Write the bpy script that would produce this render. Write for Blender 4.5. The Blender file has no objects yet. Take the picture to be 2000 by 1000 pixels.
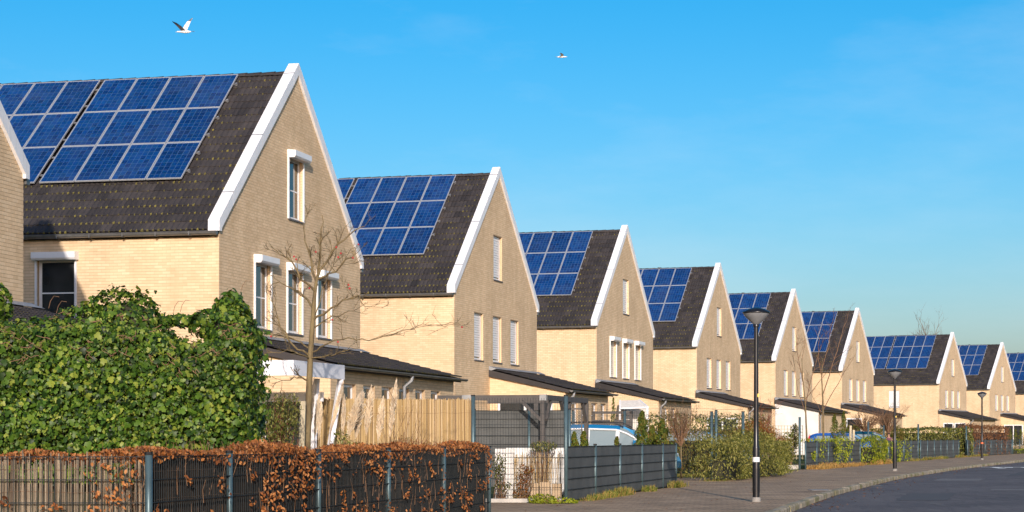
import bpy, bmesh, math, random
import numpy as np
from mathutils import Vector, Matrix
R = math.radians
random.seed(7)
rng = np.random.default_rng(7)
scene = bpy.context.scene
C = scene.collection

# ---------------------------------------------------------------- camera, sky, sun, exposure
cam_d = bpy.data.cameras.new("camera")
cam = bpy.data.objects.new("camera", cam_d)
C.objects.link(cam)
cam.location = (0, 0, 1.2)
cam.rotation_euler = (R(90), 0, 0)
cam_d.sensor_width = 36.0
cam_d.sensor_fit = 'HORIZONTAL'
cam_d.lens = 3800 / 2000 * 36.0
cam_d.shift_x = -0.05
cam_d.shift_y = 0.177
cam_d.clip_end = 6000
scene.camera = cam

SUN_AZ, SUN_EL = -5.0, 16.0          # light travels towards +Y, a little to +X; low winter sun behind the viewer
world = bpy.data.worlds.new("World")
scene.world = world
world.use_nodes = True
wn = world.node_tree
wn.nodes.clear()
sky = wn.nodes.new("ShaderNodeTexSky")
sky.sky_type = 'NISHITA'
sky.sun_disc = False
sky.sun_elevation = R(SUN_EL)
sky.sun_rotation = R(180 + SUN_AZ)
sky.air_density = 1.0
sky.dust_density = 1.9
sky.ozone_density = 6.0
hsv = wn.nodes.new("ShaderNodeHueSaturation")
hsv.inputs['Saturation'].default_value = 1.25
tint = wn.nodes.new("ShaderNodeMix")
tint.data_type = 'RGBA'
tint.blend_type = 'MULTIPLY'
tint.inputs[0].default_value = 1.0
tint.inputs[7].default_value = (1.10, 0.805, 0.65, 1)
bg = wn.nodes.new("ShaderNodeBackground")
bg.inputs['Strength'].default_value = 0.15
wo = wn.nodes.new("ShaderNodeOutputWorld")
wn.links.new(sky.outputs[0], hsv.inputs['Color'])
wn.links.new(hsv.outputs[0], tint.inputs[6])
cc = wn.nodes.new("ShaderNodeTexCoord")
cmp_ = wn.nodes.new("ShaderNodeMapping")
cmp_.inputs['Rotation'].default_value = (0.25, 0.55, 0.3)
cmp_.inputs['Scale'].default_value = (2.2, 2.2, 7.5)
cnz = wn.nodes.new("ShaderNodeTexNoise")
cnz.inputs['Scale'].default_value = 1.6
cnz.inputs['Detail'].default_value = 7
cnz.inputs['Roughness'].default_value = 0.62
crm = wn.nodes.new("ShaderNodeMapRange")
crm.inputs['From Min'].default_value = 0.48
crm.inputs['From Max'].default_value = 0.75
crm.inputs['To Max'].default_value = 0.16
cmx = wn.nodes.new("ShaderNodeMix")
cmx.data_type = 'RGBA'
cmx.inputs[7].default_value = (3.2, 3.6, 4.0, 1)      # thin high cloud
wn.links.new(cc.outputs['Generated'], cmp_.inputs['Vector'])
wn.links.new(cmp_.outputs[0], cnz.inputs['Vector'])
wn.links.new(cnz.outputs[0], crm.inputs['Value'])
wn.links.new(crm.outputs[0], cmx.inputs[0])
wn.links.new(tint.outputs[2], cmx.inputs[6])
wn.links.new(cmx.outputs[2], bg.inputs['Color'])
wn.links.new(bg.outputs[0], wo.inputs['Surface'])

sun_d = bpy.data.lights.new("sun", 'SUN')
sun_d.energy = 2.8
sun_d.angle = R(0.53)
sun_d.color = (1.0, 0.87, 0.765)
sun = bpy.data.objects.new("sun", sun_d)
C.objects.link(sun)
ldir = Vector((math.sin(R(SUN_AZ)) * math.cos(R(SUN_EL)), math.cos(R(SUN_AZ)) * math.cos(R(SUN_EL)), -math.sin(R(SUN_EL))))
sun.rotation_euler = ldir.to_track_quat('-Z', 'Y').to_euler()
sun.location = (-5, -30, 30)

vs = scene.view_settings
vs.view_transform = 'Standard'
vs.look = 'None'
vs.gamma = 1.0
vs.use_curve_mapping = False
vs.exposure = 0.8
scene.render.engine = 'CYCLES'
scene.cycles.max_bounces = 6
scene.cycles.diffuse_bounces = 4
scene.cycles.use_denoising = True

# ---------------------------------------------------------------- helpers
F, X0, YH, CH = 3800.0, 1100.0, 854.0, 1.2


def tag(o, label=None, cat=None, group=None, kind=None):
    if label: o['label'] = label
    if cat: o['category'] = cat
    if group: o['group'] = group
    if kind: o['kind'] = kind
    return o


def empty(name, loc=(0, 0, 0), rz=0.0, label=None, cat=None, group=None):
    o = bpy.data.objects.new(name, None)
    o.empty_display_size = 0.2
    C.objects.link(o)
    o.location = loc
    o.rotation_euler = (0, 0, rz)
    return tag(o, label, cat, group)


def link(name, me, parent=None, loc=None, rot=None):
    o = bpy.data.objects.new(name, me)
    C.objects.link(o)
    if parent: o.parent = parent
    if loc is not None: o.location = loc
    if rot is not None: o.rotation_euler = rot
    return o


class MB:
    """collects faces for one mesh"""
    def __init__(s):
        s.v, s.f, s.m = [], [], []

    def add(s, vs_, fs, mi=0):
        b = len(s.v)
        s.v.extend(tuple(p) for p in vs_)
        s.f.extend(tuple(i + b for i in f) for f in fs)
        s.m.extend([mi] * len(fs))
        return s

    def quad(s, a, b, c, d, mi=0):
        return s.add((a, b, c, d), ((0, 1, 2, 3),), mi)

    def box(s, a, b, mi=0, M=None):
        x0, y0, z0 = a
        x1, y1, z1 = b
        vv = [(x0, y0, z0), (x1, y0, z0), (x1, y1, z0), (x0, y1, z0), (x0, y0, z1), (x1, y0, z1), (x1, y1, z1), (x0, y1, z1)]
        if M is not None: vv = [M @ Vector(p) for p in vv]
        return s.add(vv, ((0, 3, 2, 1), (4, 5, 6, 7), (0, 1, 5, 4), (1, 2, 6, 5), (2, 3, 7, 6), (3, 0, 4, 7)), mi)

    def bar(s, p, q, w, h, mi=0, up=(0, 0, 1)):
        """rectangular bar from p to q"""
        p, q = Vector(p), Vector(q)
        d = (q - p).normalized()
        a = d.cross(Vector(up))
        if a.length < 1e-4: a = d.cross(Vector((1, 0, 0)))
        a.normalize()
        b = a.cross(d)
        vv = []
        for c in (p, q):
            for i, j in ((-1, -1), (1, -1), (1, 1), (-1, 1)):
                vv.append(c + a * (i * w / 2) + b * (j * h / 2))
        return s.add(vv, ((0, 3, 2, 1), (4, 5, 6, 7), (0, 1, 5, 4), (1, 2, 6, 5), (2, 3, 7, 6), (3, 0, 4, 7)), mi)

    def tube(s, pts, rad, n=6, mi=0, cap=True):
        pts = [Vector(p) for p in pts]
        if not hasattr(rad, '__len__'): rad = [rad] * len(pts)
        b = len(s.v)
        ref = Vector((0.31, 0.83, 0.45))
        for i, p in enumerate(pts):
            d = (pts[min(i + 1, len(pts) - 1)] - pts[max(i - 1, 0)])
            if d.length < 1e-9: d = Vector((0, 0, 1))
            d.normalize()
            a = d.cross(ref)
            if a.length < 0.05: a = d.cross(Vector((1, 0, 0)))
            a.normalize()
            c = d.cross(a)
            for k in range(n):
                t = 2 * math.pi * k / n
                s.v.append(tuple(p + (a * math.cos(t) + c * math.sin(t)) * rad[i]))
        for i in range(len(pts) - 1):
            for k in range(n):
                k2 = (k + 1) % n
                s.f.append((b + i * n + k, b + i * n + k2, b + (i + 1) * n + k2, b + (i + 1) * n + k))
                s.m.append(mi)
        if cap:
            s.f.append(tuple(b + k for k in range(n))[::-1]); s.m.append(mi)
            e = b + (len(pts) - 1) * n
            s.f.append(tuple(e + k for k in range(n))); s.m.append(mi)
        return s

    def lathe(s, prof, n=24, mi=0, c=(0, 0)):
        b = len(s.v)
        for r, z in prof:
            for k in range(n):
                t = 2 * math.pi * k / n
                s.v.append((c[0] + r * math.cos(t), c[1] + r * math.sin(t), z))
        for i in range(len(prof) - 1):
            for k in range(n):
                k2 = (k + 1) % n
                s.f.append((b + i * n + k, b + i * n + k2, b + (i + 1) * n + k2, b + (i + 1) * n + k)); s.m.append(mi)
        return s

    def mesh(s, name, mats, smooth=False):
        me = bpy.data.meshes.new(name)
        me.from_pydata(s.v, [], s.f)
        for m in (mats if isinstance(mats, (list, tuple)) else [mats]): me.materials.append(m)
        me.polygons.foreach_set('material_index', s.m)
        if smooth: me.polygons.foreach_set('use_smooth', [True] * len(s.f))
        me.update()
        return me

    def build(s, name, mats, parent=None, smooth=False, loc=None, rot=None):
        return link(name, s.mesh(name, mats, smooth), parent, loc, rot)


def np_mesh(name, V, faces, mats, mi=None, attr=None, smooth=False):
    """V (n,3); faces (m,k) with one k; attr: per-face float called rnd"""
    me = bpy.data.meshes.new(name)
    V = np.asarray(V, np.float32)
    faces = np.asarray(faces, np.int32)
    m, k = faces.shape
    me.vertices.add(len(V)); me.vertices.foreach_set('co', V.ravel())
    me.loops.add(m * k); me.loops.foreach_set('vertex_index', faces.ravel())
    me.polygons.add(m)
    me.polygons.foreach_set('loop_start', np.arange(0, m * k, k, dtype=np.int32))
    me.polygons.foreach_set('loop_total', np.full(m, k, np.int32))
    for a in (mats if isinstance(mats, (list, tuple)) else [mats]): me.materials.append(a)
    if mi is not None: me.polygons.foreach_set('material_index', np.asarray(mi, np.int32))
    me.update(calc_edges=True)
    me.polygons.foreach_set('use_smooth', np.full(m, bool(smooth)))
    if attr is not None:
        at = me.attributes.new('rnd', 'FLOAT', 'FACE')
        at.data.foreach_set('value', np.asarray(attr, np.float32))
    me.validate()
    return me


def scatter(tv, tf, P, M, size, rnd=None):
    """place template (tv, tf) at points P with 3x3 frames M (n,3,3: columns are the axes) and sizes"""
    tv = np.asarray(tv, float); tf = np.asarray(tf, int)
    n, k = len(P), len(tv)
    V = np.einsum('nij,kj->nki', M, tv) * np.asarray(size)[:, None, None] + np.asarray(P)[:, None, :]
    Fc = (tf[None] + (np.arange(n) * k)[:, None, None]).reshape(-1, tf.shape[1])
    if rnd is None: rnd = rng.random(n)
    return V.reshape(-1, 3), Fc, np.repeat(rnd, len(tf))


def frames(N, spin=None, jitter=0.5):
    """orthonormal frames whose z axis is near the normals N; the y axis hangs downwards (leaf tips) with a spin"""
    n = len(N)
    N = np.asarray(N, float) + rng.normal(0, jitter, (n, 3))
    N /= np.linalg.norm(N, axis=1)[:, None] + 1e-9
    up = np.tile(np.array([[0.13, 0.07, -1.0]]), (n, 1))
    x = np.cross(up, N); x /= np.linalg.norm(x, axis=1)[:, None] + 1e-9
    y = np.cross(N, x)
    a = rng.normal(0, 0.7, n) if spin is None else spin
    ca, sa = np.cos(a)[:, None], np.sin(a)[:, None]
    x2 = x * ca + y * sa
    y2 = -x * sa + y * ca
    return np.stack([x2, y2, N], axis=2)


def px(x, y, Z):
    """the point at depth Z that the viewer sees at photo pixel (x, y)"""
    return Vector(((x - X0) * Z / F, Z, CH + (YH - y) * Z / F))


# ---------------------------------------------------------------- materials
MATS = {}


def srgb(r, g, b):
    return tuple(((c / 255) / 12.92 if c / 255 <= 0.04045 else ((c / 255 + 0.055) / 1.055) ** 2.4) for c in (r, g, b))


class Nd:
    def __init__(s, name):
        s.m = bpy.data.materials.new(name); s.m.use_nodes = True
        s.t = s.m.node_tree; s.t.nodes.clear()
        s.o = s.n('ShaderNodeOutputMaterial'); s.b = s.n('ShaderNodeBsdfPrincipled')
        s.l(s.b.outputs[0], s.o.inputs['Surface'])
        MATS[name] = s.m

    def n(s, t, **kw):
        x = s.t.nodes.new(t)
        for k, v in kw.items(): setattr(x, k, v)
        return x

    def l(s, a, b): s.t.links.new(a, b)

    def pos(s, kind='Object'):
        if kind == 'World': return s.n('ShaderNodeNewGeometry').outputs['Position']
        return s.n('ShaderNodeTexCoord').outputs[kind]

    def noise(s, scale, detail=4, vec=None, rough=0.6, stretch=None):
        x = s.n('ShaderNodeTexNoise'); x.inputs['Scale'].default_value = scale
        x.inputs['Detail'].default_value = detail; x.inputs['Roughness'].default_value = rough
        if vec is None: vec = s.pos('World')
        if stretch:
            mp = s.n('ShaderNodeMapping'); mp.inputs['Scale'].default_value = stretch
            s.l(vec, mp.inputs['Vector']); vec = mp.outputs[0]
        s.l(vec, x.inputs['Vector'])
        return x.outputs[0]

    def ramp(s, fac, stops):
        x = s.n('ShaderNodeValToRGB'); e = x.color_ramp.elements
        while len(e) < len(stops): e.new(0.5)
        for el, (p, c) in zip(e, stops):
            el.position = p; el.color = (*c, 1) if len(c) == 3 else c
        s.l(fac, x.inputs[0])
        return x.outputs[0]

    def mix(s, fac, a, b, mode='MIX'):
        x = s.n('ShaderNodeMix', data_type='RGBA', blend_type=mode)
        for sock, v in ((x.inputs[0], fac), (x.inputs[6], a), (x.inputs[7], b)):
            if hasattr(v, 'is_output'): s.l(v, sock)
            elif isinstance(v, (int, float)): sock.default_value = v
            else: sock.default_value = (*v, 1)
        return x.outputs[2]

    def math(s, op, a, b=0.0, clamp=False):
        x = s.n('ShaderNodeMath', operation=op, use_clamp=clamp)
        for sock, v in ((x.inputs[0], a), (x.inputs[1], b)):
            if hasattr(v, 'is_output'): s.l(v, sock)
            else: sock.default_value = v
        return x.outputs[0]

    def rnd(s):
        """random per piece: the face attribute of a joined mesh, or the object's own random number"""
        at = s.n('ShaderNodeAttribute', attribute_name='rnd')
        ob = s.n('ShaderNodeObjectInfo')
        return s.math('FRACT', s.math('ADD', at.outputs['Fac'], ob.outputs['Random']))

    def bump(s, h, strength=0.3, dist=0.01):
        x = s.n('ShaderNodeBump'); x.inputs['Strength'].default_value = strength; x.inputs['Distance'].default_value = dist
        s.l(h, x.inputs['Height']); s.l(x.outputs[0], s.b.inputs['Normal'])

    def set(s, col=None, rough=0.6, metal=0.0, spec=None, coat=None, trans=None):
        if col is not None:
            if hasattr(col, 'is_output'): s.l(col, s.b.inputs['Base Color'])
            else: s.b.inputs['Base Color'].default_value = (*col, 1)
        if hasattr(rough, 'is_output'): s.l(rough, s.b.inputs['Roughness'])
        else: s.b.inputs['Roughness'].default_value = rough
        s.b.inputs['Metallic'].default_value = metal
        if spec is not None: s.b.inputs['Specular IOR Level'].default_value = spec
        if coat is not None:
            s.b.inputs['Coat Weight'].default_value = coat; s.b.inputs['Coat Roughness'].default_value = 0.05
        if trans is not None: s.b.inputs['Transmission Weight'].default_value = trans
        return s.m


def plain(name, col, rough=0.5, metal=0.0, var=0.12, scale=6.0, **kw):
    """one colour with worn, slightly uneven tone"""
    d = Nd(name)
    nz = d.noise(scale, 5)
    lo = tuple(c * (1 - var) for c in col); hi = tuple(min(1, c * (1 + var)) for c in col)
    d.set(d.ramp(nz, [(0.3, lo), (0.7, hi)]), d.math('MULTIPLY_ADD', nz, 0.2) if False else rough, metal, **kw)
    return d.m


def leafy(name, cols, rough=0.45, trans=0.25, spec=0.4):
    """leaves: colour picked per leaf, thin enough to let light through"""
    d = Nd(name)
    n = len(cols)
    col = d.ramp(d.rnd(), [(i / max(1, n - 1), c) for i, c in enumerate(cols)])
    big = d.noise(1.7, 3)
    col = d.mix(1.0, col, d.ramp(big, [(0.3, (0.72, 0.72, 0.72)), (0.7, (1.2, 1.2, 1.1))]), 'MULTIPLY')
    d.set(col, rough, spec=spec)
    tr = d.n('ShaderNodeBsdfTranslucent'); d.l(col, tr.inputs['Color'])
    ms = d.n('ShaderNodeMixShader'); ms.inputs[0].default_value = trans
    d.l(d.b.outputs[0], ms.inputs[1]); d.l(tr.outputs[0], ms.inputs[2]); d.l(ms.outputs[0], d.o.inputs['Surface'])
    return d.m


BRICK_A, BRICK_B, BRICK_C = (0.67, 0.50, 0.31), (0.72, 0.545, 0.345), (0.76, 0.59, 0.385)
MORTAR = (0.41, 0.30, 0.185)

d = Nd('brick')          # bricks that are pieces
r_ = d.rnd()
c_ = d.ramp(r_, [(0.0, BRICK_A), (0.5, BRICK_B), (1.0, BRICK_C)])
c_ = d.mix(1.0, c_, d.ramp(d.noise(0.8, 5), [(0.3, (0.88, 0.87, 0.86)), (0.7, (1.05, 1.05, 1.05))]), 'MULTIPLY')
c_ = d.mix(1.0, c_, d.ramp(d.noise(1.5, 6, stretch=(1.4, 1.4, 0.13)), [(0.3, (0.90, 0.885, 0.86)), (0.55, (1.0, 1.0, 1.0)), (0.8, (1.05, 1.05, 1.05))]), 'MULTIPLY')
d.set(c_, 0.85, spec=0.2)
d.bump(d.noise(60, 3), 0.25, 0.004)
plain('mortar', MORTAR, 0.95, var=0.15)

d = Nd('brick_far')      # walls too far away to tell the bricks apart singly
sx = d.n('ShaderNodeSeparateXYZ'); d.l(d.pos('Object'), sx.inputs[0])
cb = d.n('ShaderNodeCombineXYZ'); d.l(d.math('ADD', sx.outputs[0], sx.outputs[1]), cb.inputs[0]); d.l(sx.outputs[2], cb.inputs[1])
bt = d.n('ShaderNodeTexBrick'); d.l(cb.outputs[0], bt.inputs['Vector'])
bt.inputs['Scale'].default_value = 1.0; bt.inputs['Brick Width'].default_value = 0.222; bt.inputs['Row Height'].default_value = 0.076
bt.inputs['Mortar Size'].default_value = 0.006; bt.inputs['Mortar Smooth'].default_value = 0.2
bt.inputs['Color1'].default_value = (*BRICK_A, 1); bt.inputs['Color2'].default_value = (*BRICK_C, 1); bt.inputs['Mortar'].default_value = (*MORTAR, 1)
c_ = d.mix(1.0, bt.outputs['Color'], d.ramp(d.noise(0.8, 5), [(0.3, (0.88, 0.87, 0.86)), (0.7, (1.05, 1.05, 1.05))]), 'MULTIPLY')
c_ = d.mix(1.0, c_, d.ramp(d.noise(1.5, 6, stretch=(1.4, 1.4, 0.13)), [(0.3, (0.90, 0.885, 0.86)), (0.55, (1.0, 1.0, 1.0)), (0.8, (1.05, 1.05, 1.05))]), 'MULTIPLY')
d.set(c_, 0.85, spec=0.2)
d.bump(bt.outputs['Fac'], -0.5, 0.008)

d = Nd('roof_tile')
r_ = d.rnd()
c_ = d.ramp(r_, [(0.0, (0.028, 0.025, 0.025)), (0.5, (0.039, 0.0345, 0.0345)), (1.0, (0.052, 0.046, 0.045))])
c_ = d.mix(1.0, c_, d.ramp(d.noise(1.3, 5), [(0.3, (0.75, 0.75, 0.76)), (0.7, (1.2, 1.17, 1.12))]), 'MULTIPLY')
c_ = d.mix(d.math('MULTIPLY', d.ramp(d.noise(22, 3), [(0.6, (0, 0, 0)), (0.75, (1, 1, 1))]), 0.2), c_, (0.065, 0.065, 0.04))
d.set(c_, 0.7, spec=0.35)
d.bump(d.noise(90, 3), 0.3, 0.003)
d = Nd('moss')
c_ = d.ramp(d.noise(3.1, 3), [(0.35, (0.055, 0.046, 0.036)), (0.5, (0.17, 0.15, 0.045)), (0.7, (0.28, 0.245, 0.06))])
d.set(c_, 0.95, spec=0.1)

d = Nd('white_trim')
c_ = d.ramp(d.noise(2.0, 5), [(0.3, (0.74, 0.755, 0.77)), (0.7, (0.82, 0.83, 0.84))])
c_ = d.mix(d.math('MULTIPLY', d.ramp(d.noise(3.5, 6, stretch=(3, 3, 0.35)), [(0.55, (0, 0, 0)), (0.75, (1, 1, 1))]), 0.35), c_, (0.45, 0.45, 0.42))
d.set(c_, 0.4)
plain('window_white', (0.76, 0.77, 0.78), 0.3, var=0.04)
plain('shutter_cream', (0.72, 0.66, 0.55), 0.5, var=0.05)
plain('curtain', (0.62, 0.60, 0.55), 0.9, var=0.15, scale=9)
plain('zinc', (0.19, 0.19, 0.185), 0.45, 0.6, var=0.25, scale=3)
plain('dark_metal', (0.045, 0.05, 0.055), 0.4, 0.3, var=0.2)
plain('lead', (0.27, 0.285, 0.30), 0.6, 0.2, var=0.2)
plain('stone_sill', (0.12, 0.115, 0.11), 0.7, var=0.2)
d = Nd('glass_dark')
d.set(d.ramp(d.noise(1.2, 2), [(0.3, (0.012, 0.014, 0.016)), (0.7, (0.035, 0.038, 0.04))]), 0.04, spec=0.8)
plain('panel_frame', (0.50, 0.52, 0.55), 0.35, 0.4, var=0.05)
plain('panel_back', (0.075, 0.15, 0.29), 0.25, var=0.05)
d = Nd('solar_cell')
ge = d.n('ShaderNodeTexVoronoi'); ge.inputs['Scale'].default_value = 26.0
d.l(d.pos('World'), ge.inputs['Vector'])
c_ = d.mix(1.0, d.ramp(d.rnd(), [(0.0, (0.003, 0.026, 0.13)), (0.5, (0.003, 0.045, 0.19)), (1.0, (0.005, 0.055, 0.22))]),
           d.mix(0.35, (1, 1, 1), ge.outputs['Color']), 'MULTIPLY')
ob_ = d.n('ShaderNodeObjectInfo')
c_ = d.mix(1.0, c_, d.ramp(ob_.outputs['Random'], [(0.0, (0.72, 0.76, 0.80)), (1.0, (1.12, 1.12, 1.10))]), 'MULTIPLY')
c_ = d.mix(d.math('MULTIPLY', d.ramp(d.noise(0.9, 5), [(0.45, (0, 0, 0)), (0.8, (1, 1, 1))]), 0.10), c_, (0.22, 0.24, 0.26))
d.set(c_, 0.22, spec=0.55, coat=0.35)
plain('hook', (0.45, 0.46, 0.47), 0.4, 0.7)
plain('plaster_white', (0.66, 0.65, 0.62), 0.8, var=0.12, scale=1.5)

# ---------------------------------------------------------------- houses
W = 11.27
HOUSES = {0: (-12.87, 27.9, 10.9), 1: (-8.61, 48.70, 12.52), 2: (-3.88, 69.53, 14.64), 3: (1.56, 90.04, 16.27), 4: (7.62, 110.77, 18.1),
          5: (14.33, 131.15, 20.11), 6: (21.69, 151.22, 21.69), 7: (36.27, 187.57, 25.11), 8: (45.66, 208.25, 27.07), 9: (55.6, 228.6, 29.0)}
BW, BH = 0.222, 0.076


def wall_columns(u0, u1, z0, top, holes):
    """split a wall with openings into pieces: list of (ua, ub, za_bottom, zb_bottom, za_top, zb_top); top: function of u"""
    cuts = sorted({u0, u1, *[h[0] for h in holes], *[h[1] for h in holes], *([(u0 + u1) / 2] if top((u0 + u1) / 2) > top(u0) + 0.1 else [])})
    out = []
    for a, b in zip(cuts, cuts[1:]):
        z = z0
        for h in sorted([h for h in holes if h[0] <= a + 1e-6 and h[1] >= b - 1e-6], key=lambda h: h[2]):
            if h[2] > z: out.append((a, b, z, z, h[2], h[2]))
            z = h[3]
        out.append((a, b, z, z, top(a), top(b)))
    return out


def brick_list(u0, u1, z0, top, holes, off=0.0):
    """brick rectangles in running bond, cut at openings and at the sloping edge"""
    out = []
    row = 0
    zmax = max(top(u0), top(u1), top((u0 + u1) / 2))
    z = z0
    while z + BH <= zmax:
        za, zb = z + 0.005, z + BH - 0.005
        u = u0 - (BW / 2 if row % 2 else 0.0)
        while u < u1:
            a, b = max(u + 0.0025, u0 + 0.002), min(u + BW - 0.0025, u1 - 0.002)
            u += BW
            if b - a < 0.03: continue
            spans = [(a, b)]
            for h in holes:
                if zb > h[2] and za < h[3]:
                    nw = []
                    for p, q in spans:
                        if q <= h[0] or p >= h[1]: nw.append((p, q)); continue
                        if p < h[0] - 0.02: nw.append((p, h[0] - 0.003))
                        if q > h[1] + 0.02: nw.append((h[1] + 0.003, q))
                    spans = nw
            for p, q in spans:
                t0, t1 = top(p), top(q)
                if min(t0, t1) > zb: out.append((p, q, za, zb))
                elif max(t0, t1) > zb + 0.02:
                    # keep the part under the slope
                    lo, hi = p, q
                    for _ in range(12):
                        m = (lo + hi) / 2
                        if (top(m) > zb): lo, hi = (lo, m) if t0 < t1 else (m, hi)
                        else: lo, hi = (m, hi) if t0 < t1 else (lo, m)
                    if t0 < t1 and q - hi > 0.03: out.append((hi, q, za, zb))
                    elif t0 > t1 and lo - p > 0.03: out.append((p, lo, za, zb))
        z += BH
        row += 1
    return out


def brick_mesh_np(name, rects, plane, depth=0.004):
    """plane 'x': gable, bricks on x=const facing +x, u=y ; plane 'y': side wall facing -y, u=x"""
    r = np.array(rects)
    n = len(r)
    a, b, c, e = r.T
    bev = 0.0
    u = np.stack([a, b, b, a, a, b, b, a], 1)
    z = np.stack([c, c, e, e, c, c, e, e], 1)
    dd = np.tile(np.array([1, 1, 1, 1, 0, 0, 0, 0.0]) * depth, (n, 1)) + np.where(np.arange(8) < 4, 1, 0)[None] * rng.normal(0, 0.0004, n)[:, None]
    if plane == 'y':
        V = np.stack([u, -dd, z], 2)
        fc = np.array([[0, 1, 2, 3], [4, 0, 3, 7], [1, 5, 6, 2], [3, 2, 6, 7], [4, 5, 1, 0]])
    else:
        V = np.stack([dd, u, z], 2)
        fc = np.array([[0, 1, 2, 3], [4, 0, 3, 7], [1, 5, 6, 2], [3, 2, 6, 7], [4, 5, 1, 0]])
    Fc = (fc[None] + (np.arange(n) * 8)[:, None, None]).reshape(-1, 4)
    return np_mesh(name, V.reshape(-1, 3), Fc, MATS['brick'], attr=np.repeat(rng.random(n), 5))


# gable wall stands at local x=-0.04 facing +x, side wall at y=0.08 facing -y
GX, SY = -0.04, 0.08
LOWIN = [(2.47, 3.60, 4.08, 5.82), (4.88, 6.02, 4.08, 5.82), (7.29, 8.43, 4.08, 5.82)]
ATWIN = (4.96, 6.10, 7.24, 8.93)
SLOPE = math.atan2(11.36 - 6.42, W / 2 + 0.02)
REC = 0.15


def gable_top(v):
    t = (v + 0.02) / (W / 2 + 0.02) if v < W / 2 else (W + 0.02 - v) / (W / 2 + 0.02)
    return 6.36 + t * (11.3 - 6.36)


def tile_template(moss):
    """one double-roll pantile: local x across, y up the slope, z off the roof"""
    mb = MB()
    n = 8
    wid, ln = 0.30, 0.40
    hs = [0.024 * (0.5 - 0.5 * math.cos(2 * math.pi * k / 4)) for k in range(n + 1)]
    pts = []
    for k in range(n + 1):
        pts.append((k * wid / n, 0, 0.022 + hs[k]))
    for k in range(n + 1):
        pts.append((k * wid / n, ln, 0.0 + hs[k]))
    for k in range(n + 1):
        pts.append((k * wid / n, 0.002, hs[k] - 0.004))
    mb.add(pts, [(k, k + 1, n + 2 + k, n + 1 + k) for k in range(n)] + [(2 * n + 2 + k, 2 * n + 3 + k, k + 1, k) for k in range(n)])
    for k, s in enumerate(moss):
        if s <= 0: continue
        x = (0.0 if k == 0 else 0.15) + 0.012
        w_, h_ = 0.034 * s, 0.03 * s
        mb.add([(x - w_, -0.006, 0.0), (x + w_, -0.006, 0.0), (x + w_ * 0.8, 0.01, 0.026 + h_ * 0.5), (x - w_ * 0.7, 0.008, 0.024 + h_ * 0.6), (x, 0.06 * s + 0.02, 0.026)],
               [(0, 1, 2, 3), (3, 2, 4)], 1)
    return mb


TILE_V = [tile_template(m) for m in ((1.0, 0.8), (0.7, 1.15), (0.9, 0.45), (1.2, 0.9), (0.5, 0.6), (0.4, 0.0), (0, 0))]
TILE_MESH = [t.mesh('roof_tile', [MATS['roof_tile'], MATS['moss']]) for t in TILE_V]


def tile_variant(row, dens=1.0, x=0.0):
    m = max(0.0, 1 - row / 15.0) * dens * (0.9 + 0.38 * math.sin(x * 1.9 + row * 0.7) * math.sin(x * 0.83 - row * 1.3) + 0.15 * math.sin(row * 5.1))
    r = random.random()
    if r < m: return random.choice((0, 1, 2, 3))
    if r < m + 0.5: return random.choice((2, 4, 5))
    return 6


def joined_tiles(name, items, parent, matrix):
    """items: (x, y, variant) in the slope frame -> one mesh of kind stuff"""
    vs_, fs, ms, at = [], [], [], []
    for x, y, k in items:
        t = TILE_V[k]
        b = len(vs_)
        vs_.extend((px_ + x, py_ + y, pz_) for px_, py_, pz_ in t.v)
        fs.extend(tuple(i + b for i in f) for f in t.f)
        ms.extend(t.m)
        at.extend([random.random()] * len(t.f))
    me = bpy.data.meshes.new(name)
    me.from_pydata(vs_, [], fs)
    me.materials.append(MATS['roof_tile']); me.materials.append(MATS['moss'])
    me.polygons.foreach_set('material_index', ms)
    a_ = me.attributes.new('rnd', 'FLOAT', 'FACE'); a_.data.foreach_set('value', at)
    o = link(name, me, parent)
    o.matrix_local = matrix
    o['kind'] = 'stuff'
    return o


PW, PH = 0.992, 1.71       # one solar panel


def panel_meshes():
    fr = MB()
    t = 0.022
    for a, b in (((0, 0, 0), (PW, t, 0.04)), ((0, PH - t, 0), (PW, PH, 0.04)), ((0, t, 0), (t, PH - t, 0.04)), ((PW - t, t, 0), (PW, PH - t, 0.04))): fr.box(a, b)
    sh = MB()
    sh.quad((t, t, 0.030), (PW - t, t, 0.030), (PW - t, PH - t, 0.030), (t, PH - t, 0.030), 0)
    sh.quad((t, t, 0.004), (t, PH - t, 0.004), (PW - t, PH - t, 0.004), (PW - t, t, 0.004), 0)
    at = [0.5, 0.5]
    cw, chh = (PW - 2 * t - 0.02) / 6, (PH - 2 * t - 0.02) / 9
    for i in range(6):
        for j in range(9):
            x, y = t + 0.01 + i * cw, t + 0.01 + j * chh
            g = 0.0045
            sh.quad((x + g, y + g, 0.0325), (x + cw - g, y + g, 0.0325), (x + cw - g, y + chh - g, 0.0325), (x + g, y + chh - g, 0.0325), 1)
            at.append(random.random())
    me = sh.mesh('cell_sheet', [MATS['panel_back'], MATS['solar_cell']])
    a_ = me.attributes.new('rnd', 'FLOAT', 'FACE'); a_.data.foreach_set('value', at)
    return fr.mesh('solar_panel', MATS['panel_frame']), me


PANEL_FRAME, PANEL_CELLS = panel_meshes()


def window_meshes(w, h, blind):
    """casement window, local x across (0..w), y = depth (front at 0, facing -y), z up"""
    fr = MB()
    t, dp = 0.075, 0.06
    for a, b in (((0, 0, 0), (t, dp, h)), ((w - t, 0, 0), (w, dp, h)), ((t, 0, 0), (w - t, dp, t)), ((t, 0, h - t), (w - t, dp, h))): fr.box(a, b)
    gl = MB()
    gl.box((t, 0.022, t), (w - t, 0.034, h - t))
    return fr.mesh('window_frame', MATS['window_white']), gl.mesh('pane', MATS['glass_dark'])


WIN_CACHE = {}


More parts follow.
